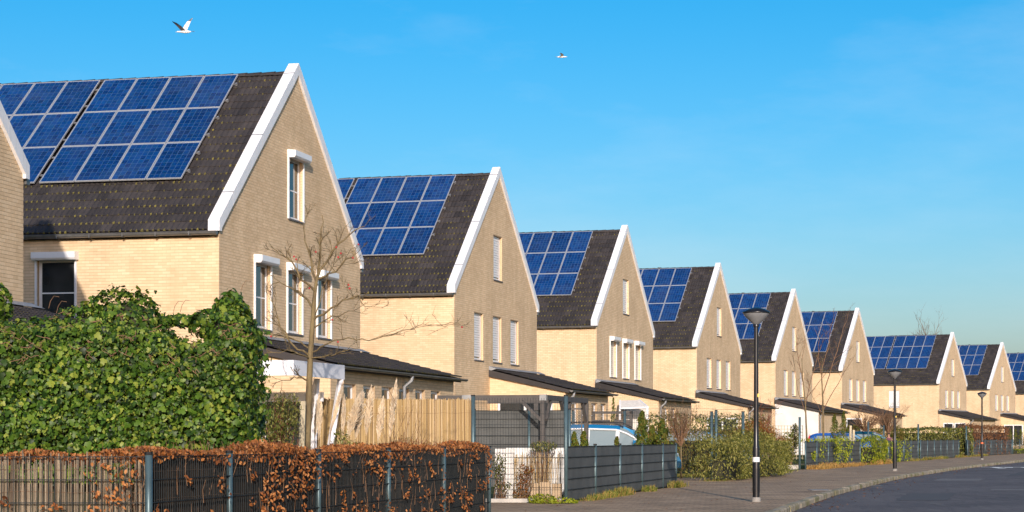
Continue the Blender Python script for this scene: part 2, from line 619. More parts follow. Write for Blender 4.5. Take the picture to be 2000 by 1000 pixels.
def make_window(parent, o, rz, w, h, style, sill=True):
    """style: glass / blind / shutter / cream / box ; o = outer lower corner of the opening on the wall face"""
    key = (round(w, 2), round(h, 2))
    if key not in WIN_CACHE: WIN_CACHE[key] = window_meshes(w, h, False)
    fm, gm = WIN_CACHE[key]
    M = Matrix.Translation(o) @ Matrix.Rotation(rz, 4, 'Z')
    win = link('window', fm, parent); win.matrix_local = M @ Matrix.Translation((0, REC - 0.06, 0))
    link('pane', gm, win)
    t = 0.075
    if style in ('glass', 'box'):
        b = MB(); b.box((t, 0.012, h * 0.47), (w - t, 0.02, h * 0.47 + 0.035)); b.build('glazing_bar', MATS['window_white'], win)
        cu = MB()
        n = 10
        for s0, s1 in ((t, w * 0.38), (w * 0.72, w - t)):
            for k in range(n):
                xa, xb = s0 + (s1 - s0) * k / n, s0 + (s1 - s0) * (k + 1) / n
                ya, yb = 0.0208 + 0.0 * (k % 2), 0.0208
                cu.quad((xa, 0.085 + 0.02 * (k % 2), t), (xb, 0.085 + 0.02 * ((k + 1) % 2), t), (xb, 0.085 + 0.02 * ((k + 1) % 2), h - t), (xa, 0.085 + 0.02 * (k % 2), h - t))
        cu.build('curtain', MATS['curtain'], win)
    else:
        # closed roller blind of slats in front of the glass
        sl = MB()
        m = MATS['shutter_cream'] if style == 'cream' else MATS['window_white']
        z0 = t + 0.01 if style != 'blind' else h * 0.03 + t
        ns = int((h - t - z0) / 0.09)
        for k in range(ns):
            zz = z0 + k * (h - t - z0) / ns
            sl.box((t - 0.01, 0.004, zz), (w - t + 0.01, 0.016, zz + (h - t - z0) / ns - 0.012))
        sl.build('roller_blind', m, win)
    if sill:
        s_ = MB(); s_.box((-0.02, -0.04, -0.05), (w + 0.02, REC - 0.065, -0.004)); so = s_.build('window_sill', MATS['stone_sill'], parent); so.matrix_local = M
    if style in ('box', 'cream', 'boxw'):
        hgt = 0.2
        prof = [(0, 0), (-0.20, 0.0), (-0.24, 0.05), (-0.24, hgt), (0, hgt + 0.02)]
        bx = MB()
        vv = [(-0.06, p, q) for p, q in prof] + [(w + 0.10, p, q) for p, q in prof]
        k = len(prof)
        bx.add(vv, [tuple(range(k)), tuple(range(2 * k - 1, k - 1, -1))] + [(i, k + i, k + (i + 1) % k, (i + 1) % k) for i in range(k)])
        bo = bx.build('shutter_box', MATS['window_white'], parent); bo.matrix_local = M @ Matrix.Translation((0, -0.004, h - 0.03))
        for xx in (-0.055, w + 0.005):
            g = MB(); g.box((xx, -0.05, -0.02), (xx + 0.05, -0.004, h - 0.03)); go = g.build('guide_rail', MATS['window_white'], parent); go.matrix_local = M
    return win


def make_house(k, style, annex, label, near=False, panels=(4, 2), side_window=False, L=16.2, annex_white=False, piece_tiles=False):
    X, Z, th = HOUSES[k]
    root = empty('gabled_house', (X, Z, 0), -R(th), label, 'house', 'row of gabled houses')
    holes_g = LOWIN + [ATWIN]
    holes_s = [(-5.0, -3.95, 4.1, 5.75)] if side_window else []
    # ---- walls
    y1 = W - 0.08
    wall = MB()
    mw = MATS['mortar'] if near else MATS['brick_far']
    for a, b, za, zb, ta, tb in wall_columns(SY, y1, -0.05, gable_top, holes_g): wall.quad((GX, a, za), (GX, b, zb), (GX, b, tb), (GX, a, ta))
    for a, b, za, zb, ta, tb in wall_columns(-L, GX, -0.05, lambda u: 6.30, holes_s): wall.quad((a, SY, za), (b, SY, zb), (b, SY, tb), (a, SY, ta))
    wall.quad((GX, y1, -0.05), (-L, y1, -0.05), (-L, y1, 6.3), (GX, y1, 6.3))
    wall.add([(-L, SY, -0.05), (-L, y1, -0.05), (-L, y1, 6.36), (-L, W / 2, 11.3), (-L, SY, 6.36)], [(0, 4, 3, 2, 1)])
    for (a, b, c, e) in holes_g:
        x0, x1 = GX - REC, GX
        wall.quad((x0, b, c), (x1, b, c), (x1, b, e), (x0, b, e)); wall.quad((x1, a, c), (x0, a, c), (x0, a, e), (x1, a, e))
        wall.quad((x0, a, e), (x0, b, e), (x1, b, e), (x1, a, e)); wall.quad((x0, a, c), (x1, a, c), (x1, b, c), (x0, b, c))
    for (a, b, c, e) in holes_s:
        p, q = SY, SY + REC
        wall.quad((b, p, c), (b, q, c), (b, q, e), (b, p, e)); wall.quad((a, q, c), (a, p, c), (a, p, e), (a, q, e))
        wall.quad((a, q, e), (a, p, e), (b, p, e), (b, q, e)); wall.quad((a, p, c), (a, q, c), (b, q, c), (b, p, c))
    # dark rooms behind the panes
    for (a, b, c, e) in holes_g: wall.quad((GX - REC - 0.3, a, c), (GX - REC - 0.3, b, c), (GX - REC - 0.3, b, e), (GX - REC - 0.3, a, e), 1)
    for (a, b, c, e) in holes_s: wall.quad((a, SY + REC + 0.3, c), (b, SY + REC + 0.3, c), (b, SY + REC + 0.3, e), (a, SY + REC + 0.3, e), 1)
    wo_ = wall.build('wall', [mw, MATS['dark_metal']], root)
    if near:
        Lb = 9.0 if k else 0.5
        g = brick_list(SY, y1, 2.2, gable_top, holes_g)
        s = brick_list(-Lb, GX - 0.001, 2.2, lambda u: 6.28, holes_s)
        parts = []
        if k == 0:
            order = sorted(range(len(g)), key=lambda i: -g[i][0] * 3 + abs(g[i][2] - 7.0)); src, plane, lst = g, 'x', order[:300]
        else:
            vis = [i for i in range(len(s)) if s[i][2] > (4.5 if k == 1 else 3.6)]
            vis.sort(key=lambda i: -s[i][0]); src, plane, lst = s, 'y', vis[:300]
        chosen = set(lst)
        cache = {}
        for i in lst:
            a, b, c, e = src[i]
            kk = (round(b - a, 3), plane)
            if kk not in cache: cache[kk] = brick_mesh_np('brick', [(0, b - a, 0, e - c)], plane)
            loc = (GX, a, c) if plane == 'x' else (a, SY, c)
            link('brick', cache[kk], wo_, loc)
        for lst2, pl, loc in ((g if plane == 'y' else [g[i] for i in range(len(g)) if i not in chosen], 'x', (GX, 0, 0)),
                              (s if plane == 'x' else [s[i] for i in range(len(s)) if i not in chosen], 'y', (0, SY, 0))):
            if not lst2: continue
            o = link('bricks', brick_mesh_np('bricks', lst2, pl), wo_, loc); o['kind'] = 'stuff'
        # lit brick reveals
        rv = []
        for (a, b, c, e) in holes_g:
            for zz in np.arange(c, e - 0.05, BH): rv.append((GX - REC + 0.09, GX - 0.004, zz + 0.005, min(zz + BH - 0.005, e), b))
        if rv:
            mbr = MB()
            for a, b, c, e, yy in rv: mbr.box((a, yy - 0.003, c), (b, yy + 0.001, e))
            mbr.build('reveal_bricks', MATS['brick'], wo_)['kind'] = 'stuff'
    # ---- windows
    for i, (a, b, c, e) in enumerate(holes_g):
        st = style if i < 3 else ('box' if style == 'box' else 'blind')
        make_window(root, Vector((GX, a, c)), R(90), b - a, e - c, st)
    for (a, b, c, e) in holes_s:
        make_window(root, Vector((a, SY, c)), 0, b - a, e - c, 'box' if k == 1 else 'blind')
    # ---- roof
    Ms = Matrix.Translation((0, -0.02, 6.40)) @ Matrix.Rotation(SLOPE, 4, 'X')
    slen = (W / 2 + 0.02) / math.cos(SLOPE)
    deck = MB()
    xa, xb = -L, -0.25
    rid = (W / 2, 11.30); e0 = (-0.02, 6.36); e1 = (W + 0.02, 6.36)
    deck.quad((xa, e0[0], e0[1]), (xb, e0[0], e0[1]), (xb, rid[0], rid[1]), (xa, rid[0], rid[1]))
    deck.quad((xb, e1[0], e1[1] + 0.06), (xa, e1[0], e1[1] + 0.06), (xa, rid[0], rid[1] + 0.06), (xb, rid[0], rid[1] + 0.06))
    deck.quad((xa, e0[0], e0[1]), (xa, e0[0], e0[1] - 0.12), (xb, e0[0], e0[1] - 0.12), (xb, e0[0], e0[1]))
    roof = deck.build('roof', MATS['roof_tile'], root)
    gauge = slen / 21
    # panel layout in the slope frame
    p_hi = slen - 0.17
    p_lo = p_hi - 3 * PH - 2 * 0.02
    x_r = -0.28 - 1.40
    cols = [x_r - PW - i * (PW + 0.02) for i in range(panels[0])]
    cols += [cols[-1] - 0.14 - PW - i * (PW + 0.02) for i in range(panels[1])] if panels[0] else []
    items, singles = [], []
    nc = int((L - 0.3) / 0.30)
    for r in range(21):
        for c in range(nc):
            x = -0.28 - (c + 1) * 0.30
            y = r * gauge
            if cols and y > p_lo + 0.3 and y < p_hi - 0.6 and x < x_r - 0.45 and x > cols[-1] + 0.2: continue
            v = tile_variant(r, 1.0 if k < 5 else 0.5, x + k)
            (singles if (piece_tiles and c < 19 and not (cols and y > p_lo - 0.2 and x < x_r - 0.4)) else items).append((x, y, v))
    for x, y, v in singles[:300]:
        o = link('roof_tile', TILE_MESH[v], roof); o.matrix_local = Ms @ Matrix.Translation((x, y, 0))
    joined_tiles('roof_tiles', items + singles[300:], roof, Ms)
    # ridge tiles
    n = int(L / 0.42)
    for i in range(n):
        if i > 14 and k > 1: break
        x = -0.24 - i * 0.42
        rt = MB()
        for j in range(6):
            t0, t1 = math.pi * j / 6, math.pi * (j + 1) / 6
            q0, q1 = (0.15 * math.cos(t0), 0.12 * math.sin(t0)), (0.15 * math.cos(t1), 0.12 * math.sin(t1))
            s1 = 0.93
            rt.quad((0, q0[0], q0[1]), (0, q1[0], q1[1]), (-0.45, q1[0] * s1, q1[1] * s1 - 0.012), (-0.45, q0[0] * s1, q0[1] * s1 - 0.012))
        rt.add([(0, 0.15 * math.cos(math.pi * j / 6), 0.12 * math.sin(math.pi * j / 6)) for j in range(7)], [tuple(range(7))])
        if i == 0: rme = rt.mesh('ridge_tile', MATS['roof_tile'])
        link('ridge_tile', rme, roof, (x, W / 2, 11.30))
    # ---- verges: white boards in three lengths per slope
    VW0, VW1 = -0.275, 0.03
    def vpt(t, inner):
        zt = 6.65 + t * 4.97; yt = -0.06 + t * (W / 2 + 0.06)
        return (yt + inner * 0.235, zt - inner * 0.235)
    for side in (0, 1):
        fl = (lambda y: y) if side == 0 else (lambda y: W - y)
        for j, (ta, tb) in enumerate(((0.0, 0.16), (0.16, 0.515), (0.515, 0.93), (0.93, 1.0))):
            vb = MB()
            o0, o1 = vpt(ta + (0.0012 if j else 0), 0), vpt(tb, 0)
            i0, i1 = (o0[0] , o0[1] - 0.34), (o1[0], o1[1] - 0.34)
            pro = [o0, o1, i1, i0]
            if j == 0: pro = [(-0.06, 6.37), (-0.06, 6.65), o1, i1, (0.11, 6.45), (0.11, 6.37)]
            if j == 3: pro = [o0, o1, (o1[0], o1[1] - 0.32), i0]
            kk = len(pro)
            vv = [(VW0, fl(p), q) for p, q in pro] + [(VW1, fl(p), q) for p, q in pro]
            fs = [tuple(range(kk)), tuple(range(2 * kk - 1, kk - 1, -1))] + [(i, kk + i, kk + (i + 1) % kk, (i + 1) % kk) for i in range(kk)]
            if side: fs = [f[::-1] for f in fs]
            vb.add(vv, fs)
            vbo = vb.build('verge_board', MATS['white_trim'], root)
            if j and k < 6:
                sm = MB(); nrm = Vector((0, -4.97, W / 2 + 0.06)) if side == 0 else Vector((0, 4.97, W / 2 + 0.06))
                sm.bar((VW0 - 0.004, fl(o0[0]), o0[1] - 0.002), (VW1 + 0.004, fl(o0[0]), o0[1] - 0.002), 0.035, 0.014, up=tuple(nrm)); sm.build('seam_cover', MATS['lead'], vbo)
    # ---- gutter with brackets
    gt = MB()
    ng = 7
    for j in range(ng):
        t0, t1 = math.pi * (1 + j / ng), math.pi * (1 + (j + 1) / ng)
        q0, q1 = (-0.10 + 0.085 * math.cos(t0), 6.345 + 0.085 * math.sin(t0)), (-0.10 + 0.085 * math.cos(t1), 6.345 + 0.085 * math.sin(t1))
        gt.quad((-L, *q0), (-0.02, *q0), (-0.02, *q1), (-L, *q1))
    gt.add([(-0.02, -0.10 + 0.085 * math.cos(math.pi * (1 + j / ng)), 6.345 + 0.085 * math.sin(math.pi * (1 + j / ng))) for j in range(ng + 1)], [tuple(range(ng + 1))])
    gt.tube([(-L, -0.185, 6.35), (-0.02, -0.185, 6.35)], 0.011, 6)
    gu = gt.build('gutter', MATS['zinc'], root)
    if k < 5:
        for i in range(int(9 / 0.9)):
            b_ = MB(); x = -0.75 - i * 0.9; b_.box((x, -0.2, 6.25), (x + 0.03, -0.004, 6.257)); b_.box((x, -0.2, 6.25), (x + 0.03, -0.192, 6.36)); b_.build('gutter_bracket', MATS['zinc'], gu)
    # rear gutter end by the far corner
    g2 = MB(); g2.box((-L, W + 0.02, 6.27), (-0.02, W + 0.17, 6.37)); g2.build('rear_gutter', MATS['zinc'], root)
    # ---- solar panels on rails
    if panels[0]:
        for ci, x in enumerate(cols):
            for r in range(3):
                pm = link('solar_panel', PANEL_FRAME, root)
                pm.matrix_local = Ms @ Matrix.Translation((x, p_lo + r * (PH + 0.02), 0.115 + random.uniform(-.002, .002)))
                link('cell_sheet', PANEL_CELLS, pm)
        for r in range(3):
            for q in (0.25, 0.75):
                y = p_lo + r * (PH + 0.02) + PH * q
                rl = MB(); rl.box((cols[-1] - 0.05, y - 0.02, 0.062), (x_r + 0.07, y + 0.02, 0.1)); rl.box((x_r + 0.03, y - 0.03, 0.04), (x_r + 0.085, y + 0.03, 0.118))
                o = rl.build('mounting_rail', MATS['hook'], root); o.matrix_local = Ms
    # ---- vent pipes behind the ridge
    for i, (x, hh) in enumerate(((-3.9, 0.10), (-5.3, 0.06)) if k > 1 else ((-4.9, 0.0),)):
        vp = MB(); vp.tube([(x, W / 2 + 0.5, 10.8), (x, W / 2 + 0.5, 11.30 + hh)], 0.06, 10); vp.tube([(x, W / 2 + 0.5, 11.30 + hh + 0.03), (x, W / 2 + 0.5, 11.30 + hh + 0.08)], 0.1, 10); vp.tube([(x, W / 2 + 0.5, 11.30 + hh), (x, W / 2 + 0.5, 11.30 + hh + 0.05)], 0.03, 6)
        vp.build('vent_pipe', MATS['dark_metal'], root)
    # ---- lean-to on the gable
    if annex:
        v0, v1 = annex[:2]
        D, ht, he = 3.15, 3.80, 3.02
        nw = len(annex) > 2 and annex[2] or 0
        aw = MB()
        ma = MATS['plaster_white'] if annex_white else mw
        xe = D - 0.22
        def zt(x): return ht - 0.12 + (he - ht) * x / D
        hole = [(1.0 + i * 1.55, 1.95 + i * 1.55, 1.6, 2.55) for i in range(nw)]
        hole = [(v0 + a, v0 + b, c, e) for a, b, c, e in hole if v0 + b < v1 - 0.2]
        aw.add([(GX, v0, -0.05), (xe, v0, -0.05), (xe, v0, zt(xe)), (GX, v0, zt(0))], [(0, 1, 2, 3)], 0 if not annex_white else 1)
        aw.add([(GX, v1, -0.05), (xe, v1, -0.05), (xe, v1, zt(xe)), (GX, v1, zt(0))], [(3, 2, 1, 0)])
        for a, b, za, zb, ta, tb in wall_columns(v0, v1, -0.05, lambda u: zt(xe), hole): aw.quad((xe, a, za), (xe, b, zb), (xe, b, tb), (xe, a, ta))
        for (a, b, c, e) in hole:
            aw.quad((xe - REC, b, c), (xe, b, c), (xe, b, e), (xe - REC, b, e)); aw.quad((xe - REC, a, e), (xe - REC, b, e), (xe, b, e), (xe, a, e)); aw.quad((xe - REC, a, c), (xe, a, c), (xe, b, c), (xe - REC, b, c))
            aw.quad((xe - REC - .3, a, c), (xe - REC - .3, b, c), (xe - REC - .3, b, e), (xe - REC - .3, a, e), 2)
        awo = aw.build('annex_wall', [mw, ma, MATS['dark_metal']], root)
        if near:
            s = brick_list(v0 + .002, v1 - .002, 1.2, lambda u: zt(xe), hole)
            o = link('bricks', brick_mesh_np('bricks', s, 'x'), awo, (xe, 0, 0)); o['kind'] = 'stuff'
            s = brick_list(GX + .01, xe - .003, 1.2, zt, [])
            o = link('bricks', brick_mesh_np('bricks', s, 'y'), awo, (0, v0, 0)); o['kind'] = 'stuff'
        for (a, b, c, e) in hole: make_window(root, Vector((xe, a, c)), R(90), b - a, e - c, 'glass')
        # roof slab, courses of tiles stepping down to the eave, verge boards, flashing, gutter
        al = math.atan2(ht - he, D)
        sl_ = MB()
        ov = 0.14
        sl_.add([(GX, v0 - ov, ht - 0.04), (D, v0 - ov, he - 0.04), (D, v1 + ov, he - 0.04), (GX, v1 + ov, ht - 0.04),
                 (GX, v0 - ov, ht - 0.30), (D - 0.03, v0 - ov, he - 0.16), (D - 0.03, v1 + ov, he - 0.16), (GX, v1 + ov, ht - 0.30)],
                [(0, 1, 2, 3), (7, 6, 5, 4), (4, 5, 1, 0), (6, 7, 3, 2), (5, 6, 2, 1)])
        ar = sl_.build('annex_roof', MATS['roof_tile'], root)
        # tiles: slope frame with x along the eave (+y of house), y up the slope
        ex, ey, ez = Vector((0, 1, 0)), Vector((-math.cos(al), 0, math.sin(al))), Vector((math.sin(al), 0, math.cos(al)))
        Ma = Matrix(((ex.x, ey.x, ez.x, D + 0.02), (ex.y, ey.y, ez.y, 0), (ex.z, ey.z, ez.z, he - 0.02), (0, 0, 0, 1)))
        it = []
        rows = int((D + 0.05) / math.cos(al) / 0.34)
        for r in range(rows):
            for c in range(int((v1 - v0 + 2 * ov) / 0.30)):
                it.append((v0 - ov + c * 0.30, r * 0.34, tile_variant(r * 2, 1.0)))
        if k == 1:
            near_t = [q for q in it if q[1] < 1.1][:300]
            for x, y, v in near_t:
                o = link('roof_tile', TILE_MESH[v], ar); o.matrix_local = Ma @ Matrix.Translation((x, y, 0.01))
            it = [q for q in it if q not in set(near_t)]
        joined_tiles('roof_tiles', it, ar, Ma @ Matrix.Translation((0, 0, 0.01)))
        fl_ = MB(); fl_.add([(GX + 0.012, v0 - ov, ht + 0.10), (GX + 0.012, v1 + ov, ht + 0.10), (GX + 0.30, v1 + ov, ht - 0.01), (GX + 0.30, v0 - ov, ht - 0.01),
                             (GX + 0.012, v0 - ov, ht - 0.1), (GX + 0.012, v1 + ov, ht - 0.1)], [(3, 2, 1, 0), (0, 4, 3), (2, 5, 1)])
        fl_.build('flashing', MATS['lead'], root)
        ag = MB()
        for j in range(6):
            t0, t1 = math.pi * (1 + j / 6), math.pi * (1 + (j + 1) / 6)
            q0, q1 = (D + 0.09 + 0.07 * math.cos(t0), he - 0.06 + 0.07 * math.sin(t0)), (D + 0.09 + 0.07 * math.cos(t1), he - 0.06 + 0.07 * math.sin(t1))
            ag.quad((q0[0], v0 - 0.3, q0[1]), (q1[0], v0 - 0.3, q1[1]), (q1[0], v1 + 0.3, q1[1]), (q0[0], v1 + 0.3, q0[1]))
        for vv_ in (v0 - 0.3, v1 + 0.3): ag.add([(D + 0.09 + 0.07 * math.cos(math.pi * (1 + j / 6)), vv_, he - 0.06 + 0.07 * math.sin(math.pi * (1 + j / 6))) for j in range(7)], [tuple(range(7))])
        ag.build('annex_gutter', MATS['zinc'], root)
        vd = (v0 + v1) / 2 + 0.35 if k == 1 else v0 + 0.2
        dp = MB(); dp.tube([(D + 0.08, vd, he - 0.1), (D + 0.05, vd, he - 0.25), (xe + 0.07, vd, he - 0.42), (xe + 0.07, vd, 0)], 0.05, 8)
        dp.build('downpipe', MATS['lead'], root, True)
    return root


make_house(0, 'blind', (0.0, 11.4, 0), 'cream brick house cut off by the picture edge, behind the ivy hedge', near=True, panels=(0, 0), L=10.8)
H1 = make_house(1, 'box', (0.0, 11.2, 6), 'large cream brick house with a bare young tree in front of its shuttered gable', near=True, panels=(4, 4), side_window=True, piece_tiles=True)
make_house(2, 'blind', (4.45, 11.4, 4), 'cream brick house behind the bamboo screen and the dark pergola', near=True, panels=(4, 2), piece_tiles=True)
make_house(3, 'cream', (0.0, 6.9, 2), 'cream brick house with shutter boxes on three lower windows, none on the attic window', panels=(4, 2), piece_tiles=True)
make_house(4, 'blind', (0.0, 6.6, 0), 'cream gabled house showing between the shutter-box house and the tall near street lamp', panels=(4, 2))
make_house(5, 'blind', (0.0, 8.4, 0), 'cream gabled house whose roof the nearest street lamp head crosses, with a white annex wall', panels=(4, 2), annex_white=True)
make_house(6, 'blind', (0.0, 8.4, 0), 'cream gabled house behind the tall bare twin trees', panels=(4, 2))
make_house(7, 'blind', (0.0, 11.0, 0), 'cream gabled house set apart with a long side wall and one side window', panels=(4, 3), side_window=True)
make_house(8, 'blind', (4.7, 11.4, 0), 'small far cream gabled house behind the thin third street lamp', panels=(4, 2))
make_house(9, 'blind', None, 'farthest cream house, mostly cut off by the picture edge', panels=(4, 3))
# ---------------------------------------------------------------- more materials
plain('post_green', (0.075, 0.125, 0.14), 0.42, 0.35, var=0.2, scale=4)
plain('wire_green', (0.018, 0.024, 0.027), 0.7, 0.0, var=0.2, spec=0.15)
plain('strip_grey', (0.084, 0.088, 0.085), 0.6, var=0.22, scale=2, spec=0.25)
plain('lamp_black', (0.012, 0.013, 0.016), 0.3, 0.2, var=0.3)
plain('lamp_bowl', (0.20, 0.21, 0.22), 0.12, var=0.1, spec=0.7)
plain('galvanised', (0.33, 0.34, 0.34), 0.45, 0.5, var=0.25)
plain('sticker_white', (0.7, 0.7, 0.68), 0.6)
plain('tag_yellow', (0.75, 0.55, 0.08), 0.5)
plain('tag_orange', (0.75, 0.16, 0.05), 0.5)
plain('timber_pale', (0.42, 0.36, 0.24), 0.8, var=0.3, scale=5)
plain('timber_dark', (0.075, 0.068, 0.062), 0.7, var=0.2)
plain('concrete', (0.42, 0.40, 0.36), 0.9, var=0.2, scale=3)
plain('sandstone', (0.40, 0.30, 0.19), 0.9, var=0.25, scale=3)
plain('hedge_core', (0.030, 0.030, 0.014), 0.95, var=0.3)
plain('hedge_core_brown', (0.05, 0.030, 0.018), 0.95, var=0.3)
plain('canopy_white', (0.74, 0.76, 0.80), 0.45, var=0.04)
d = Nd('bark')
d.set(d.ramp(d.noise(14, 5, stretch=(1, 1, 0.3)), [(0.3, (0.085, 0.058, 0.030)), (0.55, (0.16, 0.12, 0.055)), (0.75, (0.22, 0.17, 0.08))]), 0.85)
d.bump(d.noise(40, 4, stretch=(1, 1, 0.3)), 0.5, 0.01)
plain('twig_brown', (0.17, 0.095, 0.050), 0.8, var=0.3)
plain('twig_red', (0.20, 0.075, 0.040), 0.8, var=0.3)
plain('berry', (0.45, 0.03, 0.03), 0.3)
d = Nd('reed_pale')
d.set(d.ramp(d.rnd(), [(0.0, (0.16, 0.10, 0.045)), (0.35, (0.33, 0.22, 0.085)), (0.7, (0.43, 0.31, 0.14)), (1.0, (0.52, 0.40, 0.25))]), 0.6)
d = Nd('reed_grey')
d.set(d.mix(1.0, d.ramp(d.rnd(), [(0.0, (0.10, 0.072, 0.048)), (0.5, (0.21, 0.165, 0.115)), (1.0, (0.34, 0.28, 0.20))]), d.ramp(d.noise(5, 4), [(0.3, (.7, .7, .7)), (0.7, (1.15, 1.15, 1.15))]), 'MULTIPLY'), 0.8)
d = Nd('reed_shaded')  # same natural reed as the frontal mat, street-side shade put into its colours
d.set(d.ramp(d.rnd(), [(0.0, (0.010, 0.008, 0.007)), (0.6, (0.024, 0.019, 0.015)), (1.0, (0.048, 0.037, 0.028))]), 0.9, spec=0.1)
leafy('ivy_leaf', [(0.009, 0.025, 0.005), (0.026, 0.065, 0.008), (0.052, 0.112, 0.012), (0.078, 0.15, 0.015), (0.125, 0.195, 0.025), (0.25, 0.29, 0.045)], 0.46, 0.22, 0.28)
leafy('beech_leaf', [(0.11, 0.040, 0.016), (0.26, 0.088, 0.026), (0.38, 0.145, 0.042), (0.47, 0.22, 0.085)], 0.55, 0.25, 0.25)
leafy('laurel_leaf', [(0.04, 0.055, 0.012), (0.10, 0.12, 0.022), (0.18, 0.185, 0.04), (0.30, 0.28, 0.08)], 0.35, 0.25, 0.4)
leafy('laurel_bright', [(0.07, 0.09, 0.015), (0.16, 0.17, 0.03), (0.27, 0.26, 0.06), (0.40, 0.36, 0.11)], 0.4, 0.3, 0.35)
leafy('olive_leaf', [(0.07, 0.075, 0.015), (0.13, 0.13, 0.022), (0.19, 0.15, 0.03), (0.16, 0.08, 0.025)], 0.6, 0.25, 0.2)
leafy('fresh_leaf', [(0.10, 0.16, 0.012), (0.22, 0.28, 0.018), (0.40, 0.40, 0.03), (0.14, 0.20, 0.015)], 0.5, 0.3, 0.3)
leafy('brown_leaf', [(0.12, 0.05, 0.025), (0.22, 0.10, 0.045), (0.30, 0.15, 0.07)], 0.7, 0.25, 0.2)
leafy('rust_leaf', [(0.16, 0.05, 0.015), (0.28, 0.10, 0.02), (0.20, 0.15, 0.03)], 0.7, 0.25, 0.2)
leafy('conifer_leaf', [(0.035, 0.07, 0.012), (0.08, 0.12, 0.018), (0.15, 0.17, 0.025), (0.16, 0.10, 0.025)], 0.6, 0.2, 0.2)
leafy('grass_blade', [(0.08, 0.12, 0.02), (0.16, 0.19, 0.03), (0.30, 0.24, 0.08), (0.34, 0.20, 0.06)], 0.7, 0.25, 0.2)
leafy('dry_grass', [(0.30, 0.20, 0.07), (0.42, 0.28, 0.10), (0.36, 0.17, 0.05)], 0.8, 0.25, 0.1)
leafy('plume_fibre', [(0.62, 0.49, 0.36), (0.76, 0.64, 0.50), (0.82, 0.74, 0.62)], 0.9, 0.35, 0.1)
plain('car_blue', (0.010, 0.16, 0.36), 0.25, 0.1, var=0.03, coat=0.8)
plain('car_white', (0.72, 0.74, 0.76), 0.25, 0.0, var=0.02, coat=0.8)
plain('car_silver', (0.50, 0.53, 0.57), 0.3, 0.5, var=0.03, coat=0.6)
plain('car_teal', (0.008, 0.06, 0.10), 0.25, 0.2, var=0.03, coat=0.8)
plain('car_azure', (0.02, 0.10, 0.38), 0.25, 0.1, var=0.03, coat=0.8)
plain('car_black', (0.014, 0.014, 0.015), 0.5)
d = Nd('car_glass'); d.set((0.20, 0.25, 0.25), 0.05, spec=0.9, coat=1.0)
plain('tail_red', (0.55, 0.01, 0.012), 0.2, spec=0.7)
plain('headlight', (0.60, 0.66, 0.70), 0.1, spec=0.8)
plain('rubber', (0.012, 0.012, 0.012), 0.8)
plain('feather_white', (0.75, 0.74, 0.70), 0.8)
plain('feather_grey', (0.11, 0.11, 0.12), 0.8)
plain('skin', (0.42, 0.22, 0.14), 0.6)
plain('hair_brown', (0.045, 0.022, 0.012), 0.6)
plain('shirt_plum', (0.16, 0.06, 0.09), 0.9)
plain('trouser_dark', (0.03, 0.03, 0.04), 0.9)
plain('line_paint', (0.80, 0.78, 0.70), 0.8, var=0.15, scale=3)

d = Nd('asphalt')
nz = d.noise(130, 2); big = d.noise(0.35, 5)
c_ = d.ramp(nz, [(0.3, (0.075, 0.064, 0.061)), (0.7, (0.165, 0.143, 0.136))])
c_ = d.mix(1.0, c_, d.ramp(big, [(0.3, (0.75, 0.75, 0.76)), (0.7, (1.25, 1.25, 1.22))]), 'MULTIPLY')
c_ = d.mix(d.math('MULTIPLY', d.ramp(d.noise(0.8, 6, stretch=(3, 0.6, 1)), [(0.58, (0, 0, 0)), (0.66, (1, 1, 1))]), 0.45), c_, (0.19, 0.17, 0.145))
c_ = d.mix(d.math('MULTIPLY', d.ramp(d.noise(1.6, 8, stretch=(1, 0.25, 1)), [(0.47, (0, 0, 0)), (0.495, (1, 1, 1)), (0.505, (1, 1, 1)), (0.53, (0, 0, 0))]), 0.3), c_, (0.03, 0.03, 0.032))
d.set(c_, 0.85, spec=0.25)
d.bump(nz, 0.5, 0.004)
d = Nd('paving')
mp = d.n('ShaderNodeMapping'); mp.inputs['Rotation'].default_value = (0, 0, R(14)); d.l(d.pos('World'), mp.inputs['Vector'])
bt = d.n('ShaderNodeTexBrick'); d.l(mp.outputs[0], bt.inputs['Vector'])
bt.inputs['Scale'].default_value = 1.0; bt.inputs['Brick Width'].default_value = 0.3; bt.inputs['Row Height'].default_value = 0.3; bt.inputs['Mortar Size'].default_value = 0.008
bt.inputs['Color1'].default_value = (0.31, 0.215, 0.13, 1); bt.inputs['Color2'].default_value = (0.42, 0.30, 0.19, 1); bt.inputs['Mortar'].default_value = (0.10, 0.085, 0.06, 1)
c_ = d.mix(1.0, bt.outputs['Color'], d.ramp(d.noise(0.5, 6), [(0.3, (0.72, 0.72, 0.72)), (0.7, (1.25, 1.22, 1.18))]), 'MULTIPLY')
c_ = d.mix(d.math('MULTIPLY', d.ramp(d.noise(1.1, 6), [(0.58, (0, 0, 0)), (0.72, (1, 1, 1))]), 0.55), c_, (0.13, 0.125, 0.06))
d.set(c_, 0.9, spec=0.2)
d.bump(bt.outputs['Fac'], -0.6, 0.01)
d = Nd('kerb_stone')
c_ = d.ramp(d.noise(3.0, 6), [(0.3, (0.22, 0.195, 0.145)), (0.6, (0.38, 0.33, 0.25))])
c_ = d.mix(d.ramp(d.noise(2.0, 6), [(0.45, (0, 0, 0)), (0.6, (0.8, 0.8, 0.8))]), c_, (0.15, 0.145, 0.05))
d.set(c_, 0.95, spec=0.15)
d.bump(d.noise(25, 4), 0.5, 0.01)
d = Nd('garden_soil')
c_ = d.ramp(d.noise(1.2, 6), [(0.35, (0.055, 0.040, 0.024)), (0.5, (0.06, 0.085, 0.018)), (0.7, (0.09, 0.14, 0.022))])
d.set(c_, 0.95, spec=0.1)
d.bump(d.noise(30, 4), 0.6, 0.03)

